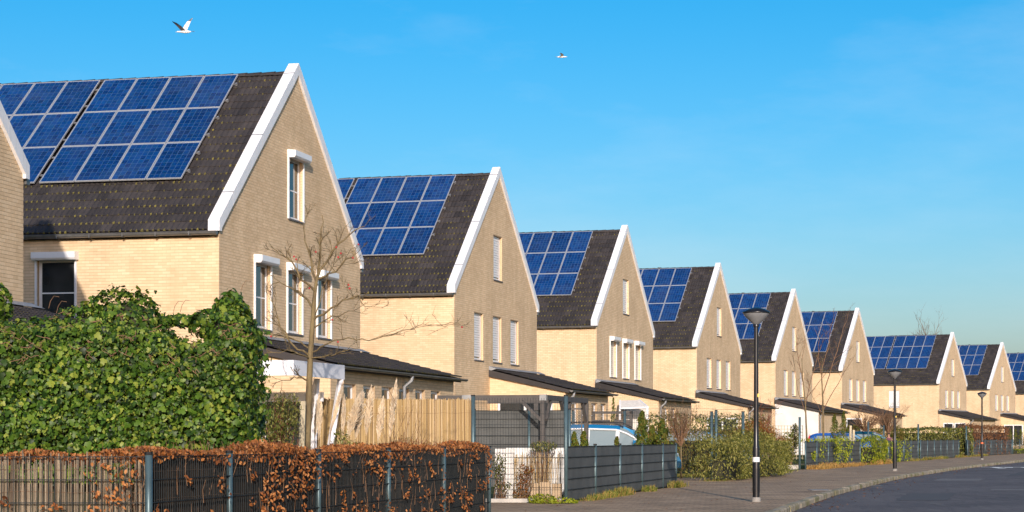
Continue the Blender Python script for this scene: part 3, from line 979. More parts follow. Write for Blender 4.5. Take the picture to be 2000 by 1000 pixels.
# ---------------------------------------------------------------- ground, road, pavement
SPTS = [(-20, -11.0), (10, -4.95), (16.9, -3.6), (29.2, -1.115), (35.85, .075), (47.5, 2.75), (60, 5.75), (72.4, 8.9), (102, 18.65), (120, 24.9), (140, 32.4), (170, 45), (230, 73), (300, 110)]
KPTS = [(-20, -7.7), (5, -2.3), (31.2, 3.33), (43, 5.86), (60, 10.2), (78.6, 15.9), (93, 20.9), (104.6, 24.9), (120, 30.3), (140, 37.8), (170, 50.5), (230, 79), (300, 116)]


def smooth_line(P):
    z = np.array([p[0] for p in P], float); x = np.array([p[1] for p in P], float)
    zz = np.arange(z[0], z[-1] + 0.5, 0.5)
    xx = np.interp(zz, z, x)
    k = np.ones(17) / 17
    xp = np.concatenate([xx[0] + (np.arange(-8, 0) * (xx[1] - xx[0])), xx, xx[-1] + (np.arange(1, 9) * (xx[-1] - xx[-2]))])
    return zz, np.convolve(xp, k, 'valid')


SZ, SXv = smooth_line(SPTS)
KZ, KXv = smooth_line(KPTS)
def SX(z): return float(np.interp(z, SZ, SXv))
def KX(z): return float(np.interp(z, KZ, KXv))


g_ = MB(); g_.quad((-2500, -300, -0.16), (3500, -300, -0.16), (3500, 5000, -0.16), (-2500, 5000, -0.16))
tag(g_.build('ground', MATS['garden_soil']), kind='structure')
rd, pv, gd = MB(), MB(), MB()
zs = [-20 + 2.5 * i for i in range(129)]
for a, b in zip(zs, zs[1:]):
    rd.quad((KX(a) - 0.02, a, -0.10), (KX(a) + 7.0, a, -0.10), (KX(b) + 7.0, b, -0.10), (KX(b) - 0.02, b, -0.10))
    pv.quad((SX(a) - 6.5, a, 0.0), (KX(a) - 0.07, a, 0.0), (KX(b) - 0.07, b, 0.0), (SX(b) - 6.5, b, 0.0))
tag(rd.build('road', MATS['asphalt']), kind='structure')
tag(pv.build('pavement', MATS['paving']), kind='structure')


def garden(za, zb, inset=0.02, wid=30):
    gd = MB(); n = max(2, int((zb - za) / 2.5))
    for i in range(n):
        a, b = za + (zb - za) * i / n, za + (zb - za) * (i + 1) / n
        gd.quad((SX(a) - wid, a, 0.02), (SX(a) - inset, a, 0.02), (SX(b) - inset, b, 0.02), (SX(b) - wid, b, 0.02))
        gd.quad((SX(a) - inset, a, 0.02), (SX(a) - inset, a, -0.05), (SX(b) - inset, b, -0.05), (SX(b) - inset, b, 0.02))
    tag(gd.build('lawn', MATS['garden_soil']), kind='structure')


garden(-15, 29.3); garden(35.9, 47.6); garden(59.5, 71.5); garden(72.4, 84); garden(87, 101); garden(102, 116); garden(119, 140); garden(142, 200)
# kerb of single stones
kerb = tag(empty('kerb'), kind='structure')
z = 22.0
i = 0
KM = None
while z < 108:
    ax, bx_ = KX(z), KX(z + 0.97)
    ang = math.atan2(bx_ - ax, 0.97)
    if KM is None:
        km = MB(); km.add([(-0.075, 0.006, -0.2), (0.075, 0.006, -0.2), (0.075, 0.006, -0.02), (0.055, 0.006, 0.008), (-0.075, 0.006, 0.008),
                           (-0.075, 0.985, -0.2), (0.075, 0.985, -0.2), (0.075, 0.985, -0.02), (0.055, 0.985, 0.008), (-0.075, 0.985, 0.008)],
                          [(0, 1, 2, 3, 4), (9, 8, 7, 6, 5), (1, 6, 7, 2), (2, 7, 8, 3), (3, 8, 9, 4), (0, 4, 9, 5)])
        KM = km.mesh('kerb_stone', MATS['kerb_stone'])
    o = link('kerb_stone', KM, kerb, (ax, z, random.uniform(-0.008, 0.006)), (0, 0, -ang + random.uniform(-0.008, 0.008)))
    z += math.cos(ang) * 1.0
    i += 1
# repairs in the asphalt and litter along the kerb
road_o = bpy.data.objects['road']
plain('asphalt_patch', (0.062, 0.058, 0.058), 0.9, var=0.25, scale=30)
plain('asphalt_pale', (0.15, 0.135, 0.125), 0.9, var=0.3, scale=20)
for z_, xo, l_, w_, mt in ((40.0, 1.6, 5.0, 1.1, 'asphalt_patch'), (58.0, 1.3, 3.0, 1.4, 'asphalt_pale'), (66.0, 3.0, 9.0, .5, 'asphalt_patch'), (47.5, 3.4, 1.2, 2.0, 'asphalt_pale')):
    m = MB(); k_ = 8
    for i in range(k_):
        a, b = z_ + l_ * i / k_, z_ + l_ * (i + 1) / k_
        j0, j1 = .04 * math.sin(i * 2.3), .04 * math.sin((i + 1) * 2.3)
        m.quad((KX(a) + xo + j0, a, -0.0955), (KX(a) + xo + w_ - j0, a, -0.0955), (KX(b) + xo + w_ - j1, b, -0.0955), (KX(b) + xo + j1, b, -0.0955))
    m.build('asphalt_patch', MATS[mt], road_o)
# speed-table edge with painted teeth
mk = tag(empty('road_marking', (0, 0, 0)), kind='structure')
zc = 84.4
st = MB(); st.quad((KX(zc) + 0.1, zc - 0.1, -0.096), (KX(zc) + 6.6, zc - 1.6, -0.096), (KX(zc) + 6.6, zc - 1.0, -0.096), (KX(zc) + 0.1, zc + 0.5, -0.096))
st.build('edge_line', MATS['line_paint'], mk)
for i in range(9):
    x = KX(zc) + 0.5 + i * 0.62; y = zc - 0.3 - i * 0.14; l = 2.4 if i % 2 == 0 else 1.0
    t = MB(); t.quad((x - 0.30, y - l * 1.3, -0.094), (x + 0.06, y - l * 1.3, -0.094), (x + 0.36, y - .1, -0.094), (x, y - .1, -0.094)); t.build('tooth_mark', MATS['line_paint'], mk)


# ---------------------------------------------------------------- leaf templates and hedge helpers
IVY_V = [(0, 0.02, 0.05), (0.0, -0.42, 0), (0.30, -0.50, -0.04), (0.52, -0.12, -0.05), (0.26, 0.06, 0.0), (0.34, 0.30, -0.05), (0.0, 0.62, -0.08),
         (-0.34, 0.30, -0.05), (-0.26, 0.06, 0.0), (-0.52, -0.12, -0.05), (-0.30, -0.50, -0.04)]
IVY_F = [(0, i, i + 1 if i < 10 else 1) for i in range(1, 11)]
LEAF_V = [(0, -0.5, 0), (0.27, -0.12, 0.07), (0.22, 0.24, 0.06), (0, 0.56, -0.05), (-0.22, 0.24, 0.06), (-0.27, -0.12, 0.07)]
LEAF_F = [(0, 1, 2, 3), (0, 3, 4, 5)]
SLIM_V = [(0, -0.5, 0), (0.16, -0.1, 0.03), (0.12, 0.25, 0.03), (0, 0.6, -0.06), (-0.12, 0.25, 0.03), (-0.16, -0.1, 0.03)]
BLADE_V = [(-0.035, 0, 0), (0.035, 0, 0), (0.02, 0.05, 0.6), (0.0, 0.22, 1.0)]
BLADE_F = [(0, 1, 2), (0, 2, 3)]
SPRAY_V = [(0, 0.5, 0), (0.2, 0.1, 0.03), (0.07, 0.0, 0), (0.24, -0.35, 0.03), (0, -0.5, 0), (-0.22, -0.3, 0.02), (-0.07, 0.02, 0), (-0.2, 0.15, 0.03)]
SPRAY_F = [(0, 1, 2), (2, 3, 4), (4, 5, 6), (6, 7, 0), (0, 2, 6), (2, 4, 6)]


def wob(P, s=1.0, seed=0):
    """smooth pseudo-noise of position in about -1..1"""
    r = np.random.default_rng(seed)
    P = np.asarray(P, float); o = np.zeros(len(P))
    for f_, a in ((0.9, 0.45), (2.1, 0.3), (4.3, 0.2), (9.0, 0.12)):
        k = r.normal(0, 1, 3); k = k / np.linalg.norm(k) * f_ * 2 / s
        k2 = r.normal(0, 1, 3); k2 = k2 / np.linalg.norm(k2) * f_ * 2 / s
        o += a * (np.sin(P @ k + r.random() * 6.28) + np.sin(P @ k2 + r.random() * 6.28)) * 0.7
    return o


def foliage(parent, P, N, tmpl, size, mat, jitter=0.5, name='foliage', spin=None, pieces=0, piece='leaf'):
    """leaves at P with normals N: the first `pieces` become leaf parts of their own, the rest one mass"""
    tv, tf = tmpl
    M = frames(N, spin, jitter)
    size = np.asarray(size)
    if pieces:
        d_ = np.asarray(P)[:, 1] - 2.0 * (M[:, 1, 2] < -0.45) - 0.0 * size
        order = np.argsort(d_ - size * 3)[:pieces * 3]
        pick = rng.choice(order, min(pieces, len(order)), replace=False)
        me = np_mesh(piece, np.array(tv), np.array(tf), mat, smooth=True)
        for i in pick:
            o = link(piece, me, parent)
            m = Matrix([list(M[i][r] * size[i]) + [P[i][r]] for r in range(3)] + [[0, 0, 0, 1]])
            o.matrix_local = m
        keep = np.ones(len(P), bool); keep[pick] = False
        P, M, size = np.asarray(P)[keep], M[keep], size[keep]
    V, Fc, at = scatter(tv, tf, P, M, size)
    o = link(name, np_mesh(name, V, Fc, mat, attr=at, smooth=True), parent)
    o['kind'] = 'stuff'
    return o


def sample_hedge(path, thick, z0, z1, n, bump=0.12, seed=1, ends=True, zf=None):
    """points and normals on the surface of a hedge along a ground path [(x,y)...]; inward side is to the -x / +y of the path"""
    p = np.array(path, float)
    seg = np.diff(p, axis=0); L = np.hypot(*seg.T); cum = np.concatenate([[0], np.cumsum(L)])
    tot = cum[-1]
    h = z1 - z0
    areas = np.array([tot * h * 1.6, tot * h * 0.5, tot * thick * 1.3, thick * h, thick * h])
    if not ends: areas[3:] = 0
    kind = rng.choice(5, n, p=areas / areas.sum())
    t = rng.random(n) * tot
    t[kind == 3] = 0; t[kind == 4] = tot
    x = np.interp(t, cum, p[:, 0]); y = np.interp(t, cum, p[:, 1])
    idx = np.clip(np.searchsorted(cum, t, 'right') - 1, 0, len(seg) - 1)
    tx, ty = seg[idx, 0] / L[idx], seg[idx, 1] / L[idx]
    nx, ny = ty, -tx                      # outward side
    off = np.where(kind == 0, thick / 2, np.where(kind == 1, -thick / 2, (rng.random(n) - .5) * thick))
    z = np.where(kind == 2, z1, z0 + rng.random(n) ** 0.9 * h)
    P = np.stack([x + nx * off, y + ny * off, z], 1)
    N = np.zeros((n, 3))
    for k, (a, b, c) in enumerate(((1, 0, 0.15), (-1, 0, 0.15), (0, 0, 1), (0, -1, 0.1), (0, 1, 0.1))):
        s = kind == k
        N[s, 0] = a * nx[s] + b * tx[s]; N[s, 1] = a * ny[s] + b * ty[s]; N[s, 2] = c
    P += N * (wob(P, 1.0, seed) * bump + rng.normal(0, bump * 0.35, n))[:, None]
    if zf is not None:
        P[:, 2] = z0 + (P[:, 2] - z0) * zf(t / tot)
    return P, N


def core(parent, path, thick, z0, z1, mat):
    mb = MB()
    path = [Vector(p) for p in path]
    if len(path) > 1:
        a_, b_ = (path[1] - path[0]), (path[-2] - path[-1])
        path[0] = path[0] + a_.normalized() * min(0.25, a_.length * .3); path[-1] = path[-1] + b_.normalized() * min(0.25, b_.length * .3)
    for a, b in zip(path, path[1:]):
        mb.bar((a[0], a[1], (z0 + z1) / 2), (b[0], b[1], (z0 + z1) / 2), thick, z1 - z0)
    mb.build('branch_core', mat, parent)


def blob_pts(c, r, n, bump=0.1, seed=1, half=False):
    v = rng.normal(0, 1, (n, 3)); v /= np.linalg.norm(v, axis=1)[:, None]
    if half: v[:, 2] = np.abs(v[:, 2])
    P = np.array(c) + v * np.array(r)
    N = v / np.array(r); N /= np.linalg.norm(N, axis=1)[:, None]
    P += N * (wob(P, 0.5, seed) * bump * min(r) + rng.normal(0, 0.06 * min(r), n))[:, None]
    return P, N


def hedge(name, label, path, thick, z0, z1, n, tmpl, size, mat, core_mat, bump=0.12, seed=1, cat='hedge', zf=None, jitter=0.5, pieces=0):
    root = empty(name, (0, 0, 0), 0, label, cat)
    P, N = sample_hedge(path, thick, z0, z1, n, bump, seed, True, zf)
    foliage(root, P, N, tmpl, rng.uniform(size[0], size[1], n), mat, jitter, pieces=pieces)
    core(root, path, max(0.05, thick - 3.6 * bump), z0, z1 - 2.4 * bump, core_mat)
    return root


# ---------------------------------------------------------------- fences
def fence(name, label, pts, height, posts, strips=None, mat_part=None, wires=True, post_r=0.03, base=0.03, post_h=None, vs_step=0.05, cat='fence', caps=True, skip=()):
    """double-bar mesh fence along ground points; posts = distances along; strips: material of woven privacy strips"""
    p = [Vector((a, b, 0)) for a, b in pts]
    cum = [0]
    for a, b in zip(p, p[1:]): cum.append(cum[-1] + (b - a).length)
    tot = cum[-1]
    def at(t):
        t = max(0, min(tot, t))
        for i in range(len(p) - 1):
            if t <= cum[i + 1] + 1e-6: return p[i].lerp(p[i + 1], (t - cum[i]) / (cum[i + 1] - cum[i]))
        return p[-1]
    root = empty(name, tuple(p[0]), 0, label, cat)
    if strips: wires = False
    o0 = p[0]
    ph = post_h or height + 0.02
    for t in posts:
        if t in skip: continue
        c = at(t) - o0
        m = MB(); r_p = post_r
        m.tube([(c.x, c.y, -0.05), (c.x, c.y, ph)], r_p, 12)
        po = m.build('post', MATS['post_green'], root, True)
        if caps:
            m = MB(); m.tube([(c.x, c.y, ph - 0.004), (c.x, c.y, ph + 0.022)], r_p * 1.12, 12); m.build('post_cap', MATS['lamp_black'], po)
    bays = list(zip(posts, posts[1:]))
    rows = int(round((height - base) / 0.2))
    for a, b in bays:
        A, B = at(a) - o0, at(b) - o0
        dr = (B - A).normalized(); nr = Vector((dr.y, -dr.x, 0))
        for r in range(rows + 1):
            zz = base + r * 0.2
            m = MB()
            for s in (-1, 1): m.bar(A + nr * (0.007 * s + 0.012) + Vector((0, 0, zz)), B + nr * (0.007 * s + 0.012) + Vector((0, 0, zz)), 0.007, 0.0075)
            m.build('rail', MATS['wire_green'], root)
        if wires:
            m = MB(); n = int((B - A).length / vs_step)
            for i in range(1, n):
                c = A + (B - A) * (i / n) + nr * 0.012
                m.bar(c + Vector((0, 0, base)), c + Vector((0, 0, height + 0.005)), 0.006, 0.006, up=(1, 0, 0))
            m.build('wire_mesh', MATS['wire_green'], root)['kind'] = 'stuff'
        if strips:
            for r in range(rows):
                z0_, z1_ = base + r * 0.2, base + (r + 1) * 0.2
                m = MB(); k = 10
                ln = (B - A).length
                for i in range(k):
                    ca, cb_ = A + (B - A) * ((i + 0.02 if i == 0 else i) / k), A + (B - A) * ((i + 1) / k)
                    wa, wb = nr * (-0.002 + 0.004 * math.sin(i * 2.1 + r)), nr * (-0.002 + 0.004 * math.sin((i + 1) * 2.1 + r))
                    m.quad(ca + wa + Vector((0, 0, z0_)), cb_ + wb + Vector((0, 0, z0_)), cb_ + wb + Vector((0, 0, z1_)), ca + wa + Vector((0, 0, z1_)))
                    m.quad(ca + wa - nr * .004 + Vector((0, 0, z1_)), cb_ + wb - nr * .004 + Vector((0, 0, z1_)), cb_ + wb - nr * .004 + Vector((0, 0, z0_)), ca + wa - nr * .004 + Vector((0, 0, z0_)))
                m.build('privacy_strip', strips, root)
    return root


def reed_mat(name, label, A, B, z0, z1, step, rad, mat, lean=0.02, top_jit=0.03, ties=3, thick=2):
    A, B = Vector((*A, 0)), Vector((*B, 0))
    root = empty(name, tuple(A), 0, label, 'screen')
    dr = (B - A).normalized(); nr = Vector((dr.y, -dr.x, 0)); ln = (B - A).length
    n = int(ln / step)
    t = (np.arange(n) + rng.uniform(-.25, .25, n)) * step
    nsd = 5
    ang = np.arange(nsd) * 2 * math.pi / nsd
    V = []
    lz = rng.normal(0, lean, n); tj = rng.normal(0, top_jit, n); of = rng.uniform(-0.006, 0.006, n); rr = rng.uniform(0.75, 1.25, n) * rad
    D, Nn = np.array(dr), np.array(nr)
    for zz, sgn in ((z0, 0.0), (z1, 1.0)):
        c = D[None] * (t + lz * sgn)[:, None] + Nn[None] * of[:, None] + np.array([0, 0, 1.0])[None] * (zz + tj * sgn)[:, None]
        ring = c[:, None, :] + (D[None, None] * np.cos(ang)[None, :, None] + Nn[None, None] * np.sin(ang)[None, :, None]) * rr[:, None, None]
        V.append(ring)
    V = np.concatenate(V, 1)
    fc = np.array([[i, (i + 1) % nsd, nsd + (i + 1) % nsd, nsd + i] for i in range(nsd)])
    Fc = (fc[None] + (np.arange(n) * 2 * nsd)[:, None, None]).reshape(-1, 4)
    o = link('reeds', np_mesh('reeds', V.reshape(-1, 3), Fc, mat, attr=np.repeat(rng.random(n), nsd)), root); o['kind'] = 'stuff'
    for i in range(ties):
        zz = z0 + (z1 - z0) * (i + 0.6) / ties
        m = MB(); pts = [tuple(dr * (ln * k / 24) + nr * 0.012 + Vector((0, 0, zz + random.uniform(-.008, .008)))) for k in range(25)]
        m.tube(pts, 0.002, 4); m.build('tie_wire', MATS['twig_brown'], root)
    return root


# the fence round the front garden: a frontal bay and the long run beside the pavement
cx, cz = -3.6, 16.9
ex, ez = -1.115, 29.2
Lr = math.hypot(ex - cx, ez - cz)
fence('mesh_fence', 'wire mesh fence across the garden front, standing before pale weathered reed matting', [(cx - 2.6, cz), (cx, cz)], 1.03, [0.0, 2.6], post_r=0.026)
fence('mesh_fence', 'long wire mesh fence along the pavement with brown beech leaves poking through', [(cx, cz), (ex, ez)], 1.03,
      [0.0, Lr * .152, Lr * .365, Lr * .579, Lr * .79, Lr], post_r=0.033)
reed_mat('reed_matting', 'pale weathered reed matting behind the frontal wire mesh fence', (cx - 2.6, cz + 0.06), (cx - 0.04, cz + 0.06), 0.0, 1.0, 0.0085, 0.0045, MATS['reed_grey'], 0.015, 0.03, 5)
dxr, dzr = (ex - cx) / Lr, (ez - cz) / Lr
ox, oz = -dzr * 0.05, dxr * 0.05
reed_mat('reed_matting', 'reed matting with shade painted into its colour, behind the long wire mesh fence along the pavement', (cx + ox + dxr * .1, cz + oz + dzr * .1), (ex + ox, ez + oz), 0.0, 1.0, 0.012, 0.0068, MATS['reed_shaded'], 0.004, 0.012, 4)

# beech hedge that grows through both
bh = empty('beech_hedge', (0, 0, 0), 0, 'low beech hedge of dry orange-brown leaves growing through the wire mesh fence', 'hedge')
PP, NN = [], []
def add_pts(P, N): PP.append(P); NN.append(N)
n = 13500
t = rng.random(n) * Lr
across = rng.uniform(-0.42, 0.03, n)
dens = 0.5 + 0.5 * np.sin(t * 1.7 + 0.5) * np.sin(t * 0.6)
hz = 0.97 + rng.random(n) * (0.09 + 0.10 * (0.5 + 0.5 * wob(np.stack([t, t * 0, across], 1), 0.8, 3))) * (1 - np.abs(across + 0.2) * 1.2) + 0.035 * np.sin(t * 2.3)
add_pts(np.stack([cx + dxr * t + dzr * across, cz + dzr * t - dxr * across, hz], 1), np.tile([0.5, -0.5, 0.7], (n, 1)))
n = 2600
t = rng.random(n) * 2.6; across = rng.uniform(-0.3, 0.0, n)
gate = ((t < 1.0) | (t > 1.25)) & ((t < 1.85) | (t > 1.88))
hz = 0.97 + rng.random(n) * 0.10 + 0.02 * np.sin(t * 9)
add_pts(np.stack([cx - 2.6 + t, cz + 0.08 - across, hz], 1)[gate], np.tile([0, -0.8, 0.6], (n, 1))[gate])
# tufts poking out through the mesh
def tuft(tc, z0_, z1_, w_, n, run=True):
    zz = rng.uniform(z0_, z1_, n); tt = tc + rng.normal(0, w_, n) + 0.05 * np.sin(zz * 11)
    of = rng.uniform(0.025, 0.075, n)
    if run: P = np.stack([cx + dxr * tt + dzr * of, cz + dzr * tt - dxr * of, zz], 1); N = np.tile([0.8, -0.6, 0.1], (n, 1))
    else: P = np.stack([cx - 2.6 + tt, cz - of, zz], 1); N = np.tile([0.1, -1, 0.1], (n, 1))
    add_pts(P, N)
for k in range(105):
    tc = random.random() ** 0.8 * Lr
    zc_ = random.uniform(0.05, 0.95); hh = random.choice((0.03, 0.05, 0.08, 0.16))
    tuft(tc, max(0, zc_ - hh), zc_ + hh, random.uniform(0.012, 0.045), random.randint(3, 13))
for tc, z0_, z1_, w_, n in ((3.1, 0.25, 1.02, 0.16, 170), (3.7, 0.55, 1.05, 0.22, 150), (4.3, 0.75, 1.04, 0.25, 90), (2.75, 0.3, 0.8, 0.06, 50), (7.2, 0.72, 1.03, 0.1, 30), (6.5, 0.75, 1.03, 0.15, 36), (12.4, 0.5, 1.02, 0.10, 32), (14.6, 0.1, 1.02, 0.16, 100),
                            (15, 0.6, 1.02, 0.10, 40), (9.8, 0.1, 0.5, 0.08, 45), (5.4, 0.25, 0.6, 0.07, 36), (7.3, 0.1, 0.4, 0.1, 40)):
    if tc < Lr: tuft(tc, z0_, z1_, w_, n)
for tc, z0_, z1_, w_, n in ((2.3, 0.55, 0.98, 0.06, 60), (2.12, 0.5, 0.9, 0.03, 24), (1.3, 0.6, 0.7, 0.05, 16), (1.75, 0.56, 0.62, 0.06, 14), (2.45, 0.78, 1.0, 0.05, 20), (1.0, 0.57, 0.63, 0.06, 18), (0.3, 0.6, 0.66, 0.1, 14)): tuft(tc, z0_, z1_, w_, n, False)
PP, NN = np.concatenate(PP), np.concatenate(NN)
foliage(bh, PP, NN, (LEAF_V, LEAF_F), rng.uniform(0.026, 0.054, len(PP)), MATS['beech_leaf'], 0.75, pieces=300)
tw = MB()
for k in range(420):
    t_ = random.random() * Lr; a_ = random.uniform(-0.38, -0.06)
    b0 = Vector((cx + dxr * t_ + dzr * a_, cz + dzr * t_ - dxr * a_, 0.3))
    tw.tube([b0, b0 + Vector((random.uniform(-.1, .1), random.uniform(-.1, .1), 0.4)), b0 + Vector((random.uniform(-.2, .2), random.uniform(-.2, .2), random.uniform(.68, .88)))], [0.006, 0.004, 0.0015], 4, cap=False)
for k in range(90):
    t_ = random.random() * Lr; a_ = random.uniform(0.015, 0.05); z_ = random.uniform(0.0, 0.8)
    b0 = Vector((cx + dxr * t_ + dzr * a_, cz + dzr * t_ - dxr * a_, z_))
    tw.tube([b0, b0 + Vector((random.uniform(-.06, .06) * dxr, random.uniform(-.06, .06) * dzr, 0.12)), b0 + Vector((random.uniform(-.15, .15) * dxr, random.uniform(-.15, .15) * dzr, random.uniform(.2, .32)))], [0.004, 0.003, 0.0015], 4, cap=False)
tw.build('twigs', MATS['twig_brown'], bh)['kind'] = 'stuff'
core(bh, [(cx - dzr * .26 + dxr * .3, cz + dxr * .26 + dzr * .3), (ex - dzr * .26, ez + dxr * .26)], 0.24, 0.0, 0.94, MATS['hedge_core_brown'])

# ---------------------------------------------------------------- the big ivy
iv = empty('ivy_hedge', (-5.0, 21.8, 0), 0, 'tall mass of glossy green ivy with two humps, growing over a screen', 'hedge')
PP, NN = [], []
Zi = 21.6
def ix(x, Z=Zi): return (x - X0) * Z / F
def izz(y, Z=Zi): return CH + (YH - y) * Z / F
TOPX = np.array([-60, 0, 60, 130, 200, 260, 320, 350, 400, 430, 480, 520], float)
TOPY = np.array([632, 636, 648, 640, 636, 640, 655, 675, 672, 650, 640, 660], float)
n = 19500
xpix = rng.uniform(-60, 484, n)
ztop = izz(np.interp(xpix, TOPX, TOPY))
zz = 0.7 + (ztop - 0.7) * rng.random(n)
P = np.stack([ix(xpix), np.full(n, Zi - 0.25), zz], 1)
P[:, 1] += 0.25 * ((zz - 0.7) / (ztop - 0.7)) ** 4          # rounded shoulder
N = np.tile([0.0, -1.0, 0.35], (n, 1))
P[:, 1] -= wob(P, 0.8, 11) * 0.14 + rng.normal(0, 0.085, n)
add_pts(P, N)
n = 3200                                                     # top
xpix = rng.uniform(-60, 484, n); dz_ = rng.random(n) * 0.9
P = np.stack([ix(xpix), Zi - 0.1 + dz_, izz(np.interp(xpix, TOPX, TOPY)) + rng.normal(0, 0.04, n)], 1); P[:, 2] += wob(P, 0.6, 12) * 0.06
add_pts(P, np.tile([0, -0.4, 1.0], (n, 1)))
n = 2900                                                     # end towards the pavement
P = np.stack([np.full(n, ix(482)) + rng.normal(0, 0.05, n), Zi - 0.25 + rng.random(n) * 1.0, 0.6 + rng.random(n) * 1.8], 1); P[:, 0] += wob(P, 0.6, 13) * 0.07
add_pts(P, np.tile([1, -0.3, 0.2], (n, 1)))
for c, r_s, n, sd in (((ix(245, 22.2), 22.2, izz(655, 22.2)), (0.50, 0.5, 0.50), 2500, 21), ((ix(190, 22.2), 22.2, izz(660, 22.2)), (0.55, 0.45, 0.36), 1900, 22), ((ix(95, 22.3), 22.3, izz(668, 22.3)), (0.55, 0.4, 0.27), 900, 26),
                      ((ix(450, 22.0), 22.0, izz(665, 22.0)), (0.29, 0.4, 0.53), 2000, 23), ((ix(464, 21.8), 21.8, izz(730, 21.8)), (0.20, 0.4, 0.8), 1800, 27), ((ix(412, 22.1), 22.1, izz(632, 22.1)), (0.24, 0.25, 0.16), 420, 28),
                      ((ix(365, 22.3), 22.3, izz(627, 22.3)), (0.40, 0.16, 0.07), 420, 24), ((ix(-4, 22.0), 22.0, izz(600, 22.0)), (0.17, 0.2, 0.27), 420, 25)):
    P, N = blob_pts(c, r_s, int(n * 1.4), 0.28, sd); add_pts(P, N)
PP, NN = np.concatenate(PP), np.concatenate(NN)
foliage(iv, PP - np.array([-5.0, 21.8, 0]), NN, (IVY_V, IVY_F), np.clip(rng.gamma(5.0, 0.0082, len(PP)), 0.02, 0.09), MATS['ivy_leaf'], 0.5, pieces=300)
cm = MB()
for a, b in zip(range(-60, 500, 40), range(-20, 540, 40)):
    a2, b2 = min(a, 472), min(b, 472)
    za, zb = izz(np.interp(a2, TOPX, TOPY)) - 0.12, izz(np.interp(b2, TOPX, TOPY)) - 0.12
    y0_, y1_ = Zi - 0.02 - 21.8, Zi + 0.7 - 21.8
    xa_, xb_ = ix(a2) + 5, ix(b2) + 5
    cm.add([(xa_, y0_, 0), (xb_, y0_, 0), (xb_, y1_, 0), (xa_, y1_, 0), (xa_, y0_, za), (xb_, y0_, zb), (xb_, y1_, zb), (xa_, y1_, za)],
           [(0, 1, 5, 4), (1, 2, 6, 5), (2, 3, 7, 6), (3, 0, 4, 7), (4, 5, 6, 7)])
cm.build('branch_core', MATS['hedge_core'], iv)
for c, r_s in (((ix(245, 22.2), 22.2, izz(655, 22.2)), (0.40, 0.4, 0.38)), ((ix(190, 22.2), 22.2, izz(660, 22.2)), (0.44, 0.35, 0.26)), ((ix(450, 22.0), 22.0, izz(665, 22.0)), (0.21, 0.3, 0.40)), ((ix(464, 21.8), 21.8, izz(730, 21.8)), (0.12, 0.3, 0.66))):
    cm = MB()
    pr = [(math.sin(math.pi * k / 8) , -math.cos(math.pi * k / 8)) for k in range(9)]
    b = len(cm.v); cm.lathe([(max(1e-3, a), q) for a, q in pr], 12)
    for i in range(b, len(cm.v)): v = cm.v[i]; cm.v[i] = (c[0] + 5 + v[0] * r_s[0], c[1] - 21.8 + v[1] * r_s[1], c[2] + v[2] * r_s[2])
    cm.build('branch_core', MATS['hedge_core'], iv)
st = MB()
for k in range(60):
    x = random.uniform(-20, 505); y = np.interp(x, TOPX, TOPY) + random.uniform(-30, 60)
    p0 = Vector((ix(x) + 5, Zi - 0.33 - 21.8, izz(y))); q = [p0]
    for _ in range(5): q.append(q[-1] + Vector((random.uniform(-.07, .07), random.uniform(-.02, .02), random.uniform(-.05, .05))))
    st.tube(q, 0.004, 4, cap=False)
for x, y in ((338, 600), (352, 598), (470, 560), (95, 590), (110, 600)):
    p0 = Vector((ix(x, 22.2) + 5, 0.4, izz(y + 12, 22.2))); st.tube([p0, p0 + Vector((0.02, 0, .08)), p0 + Vector((0.06, 0, .14)), p0 + Vector((0.12, 0, .13))], 0.003, 4, cap=False)
st.build('vines', MATS['twig_brown'], iv)['kind'] = 'stuff'
# ---------------------------------------------------------------- bare trees and shrubs
def grow(mb, p, dr, ln, r, depth, spread=0.6, up=0.15, n=5, kids=(3, 5), shrink=0.62, segs=4, wig=0.12, tips=None):
    pts, rad = [p.copy()], [r]
    q, dd = p.copy(), dr.normalized()
    for i in range(segs):
        dd = (dd + Vector((random.gauss(0, wig), random.gauss(0, wig), random.gauss(0, wig * 0.6) + up * 0.25))).normalized()
        q = q + dd * (ln / segs)
        pts.append(q.copy()); rad.append(r * (1 - 0.62 * (i + 1) / segs))
    mb.tube(pts, rad, n, cap=False)
    if tips is not None and depth <= 1: tips.append(pts[-1])
    if depth <= 0: return
    k = random.randint(*kids)
    for j in range(k):
        f_ = random.uniform(0.25, 1.0)
        i = min(segs - 1, int(f_ * segs)); b = pts[i].lerp(pts[i + 1], f_ * segs - i if f_ < 1 else 1.0)
        ax = Vector((random.gauss(0, 1), random.gauss(0, 1), random.gauss(0, 0.7))).normalized()
        nd = (dd + ax * spread + Vector((0, 0, up))).normalized()
        grow(mb, b, nd, ln * random.uniform(shrink * 0.6, shrink * 1.1), max(0.0035, rad[i] * 0.6), depth - 1, spread, up, max(3, n - 1), kids, shrink, max(2, segs - 1), wig, tips)


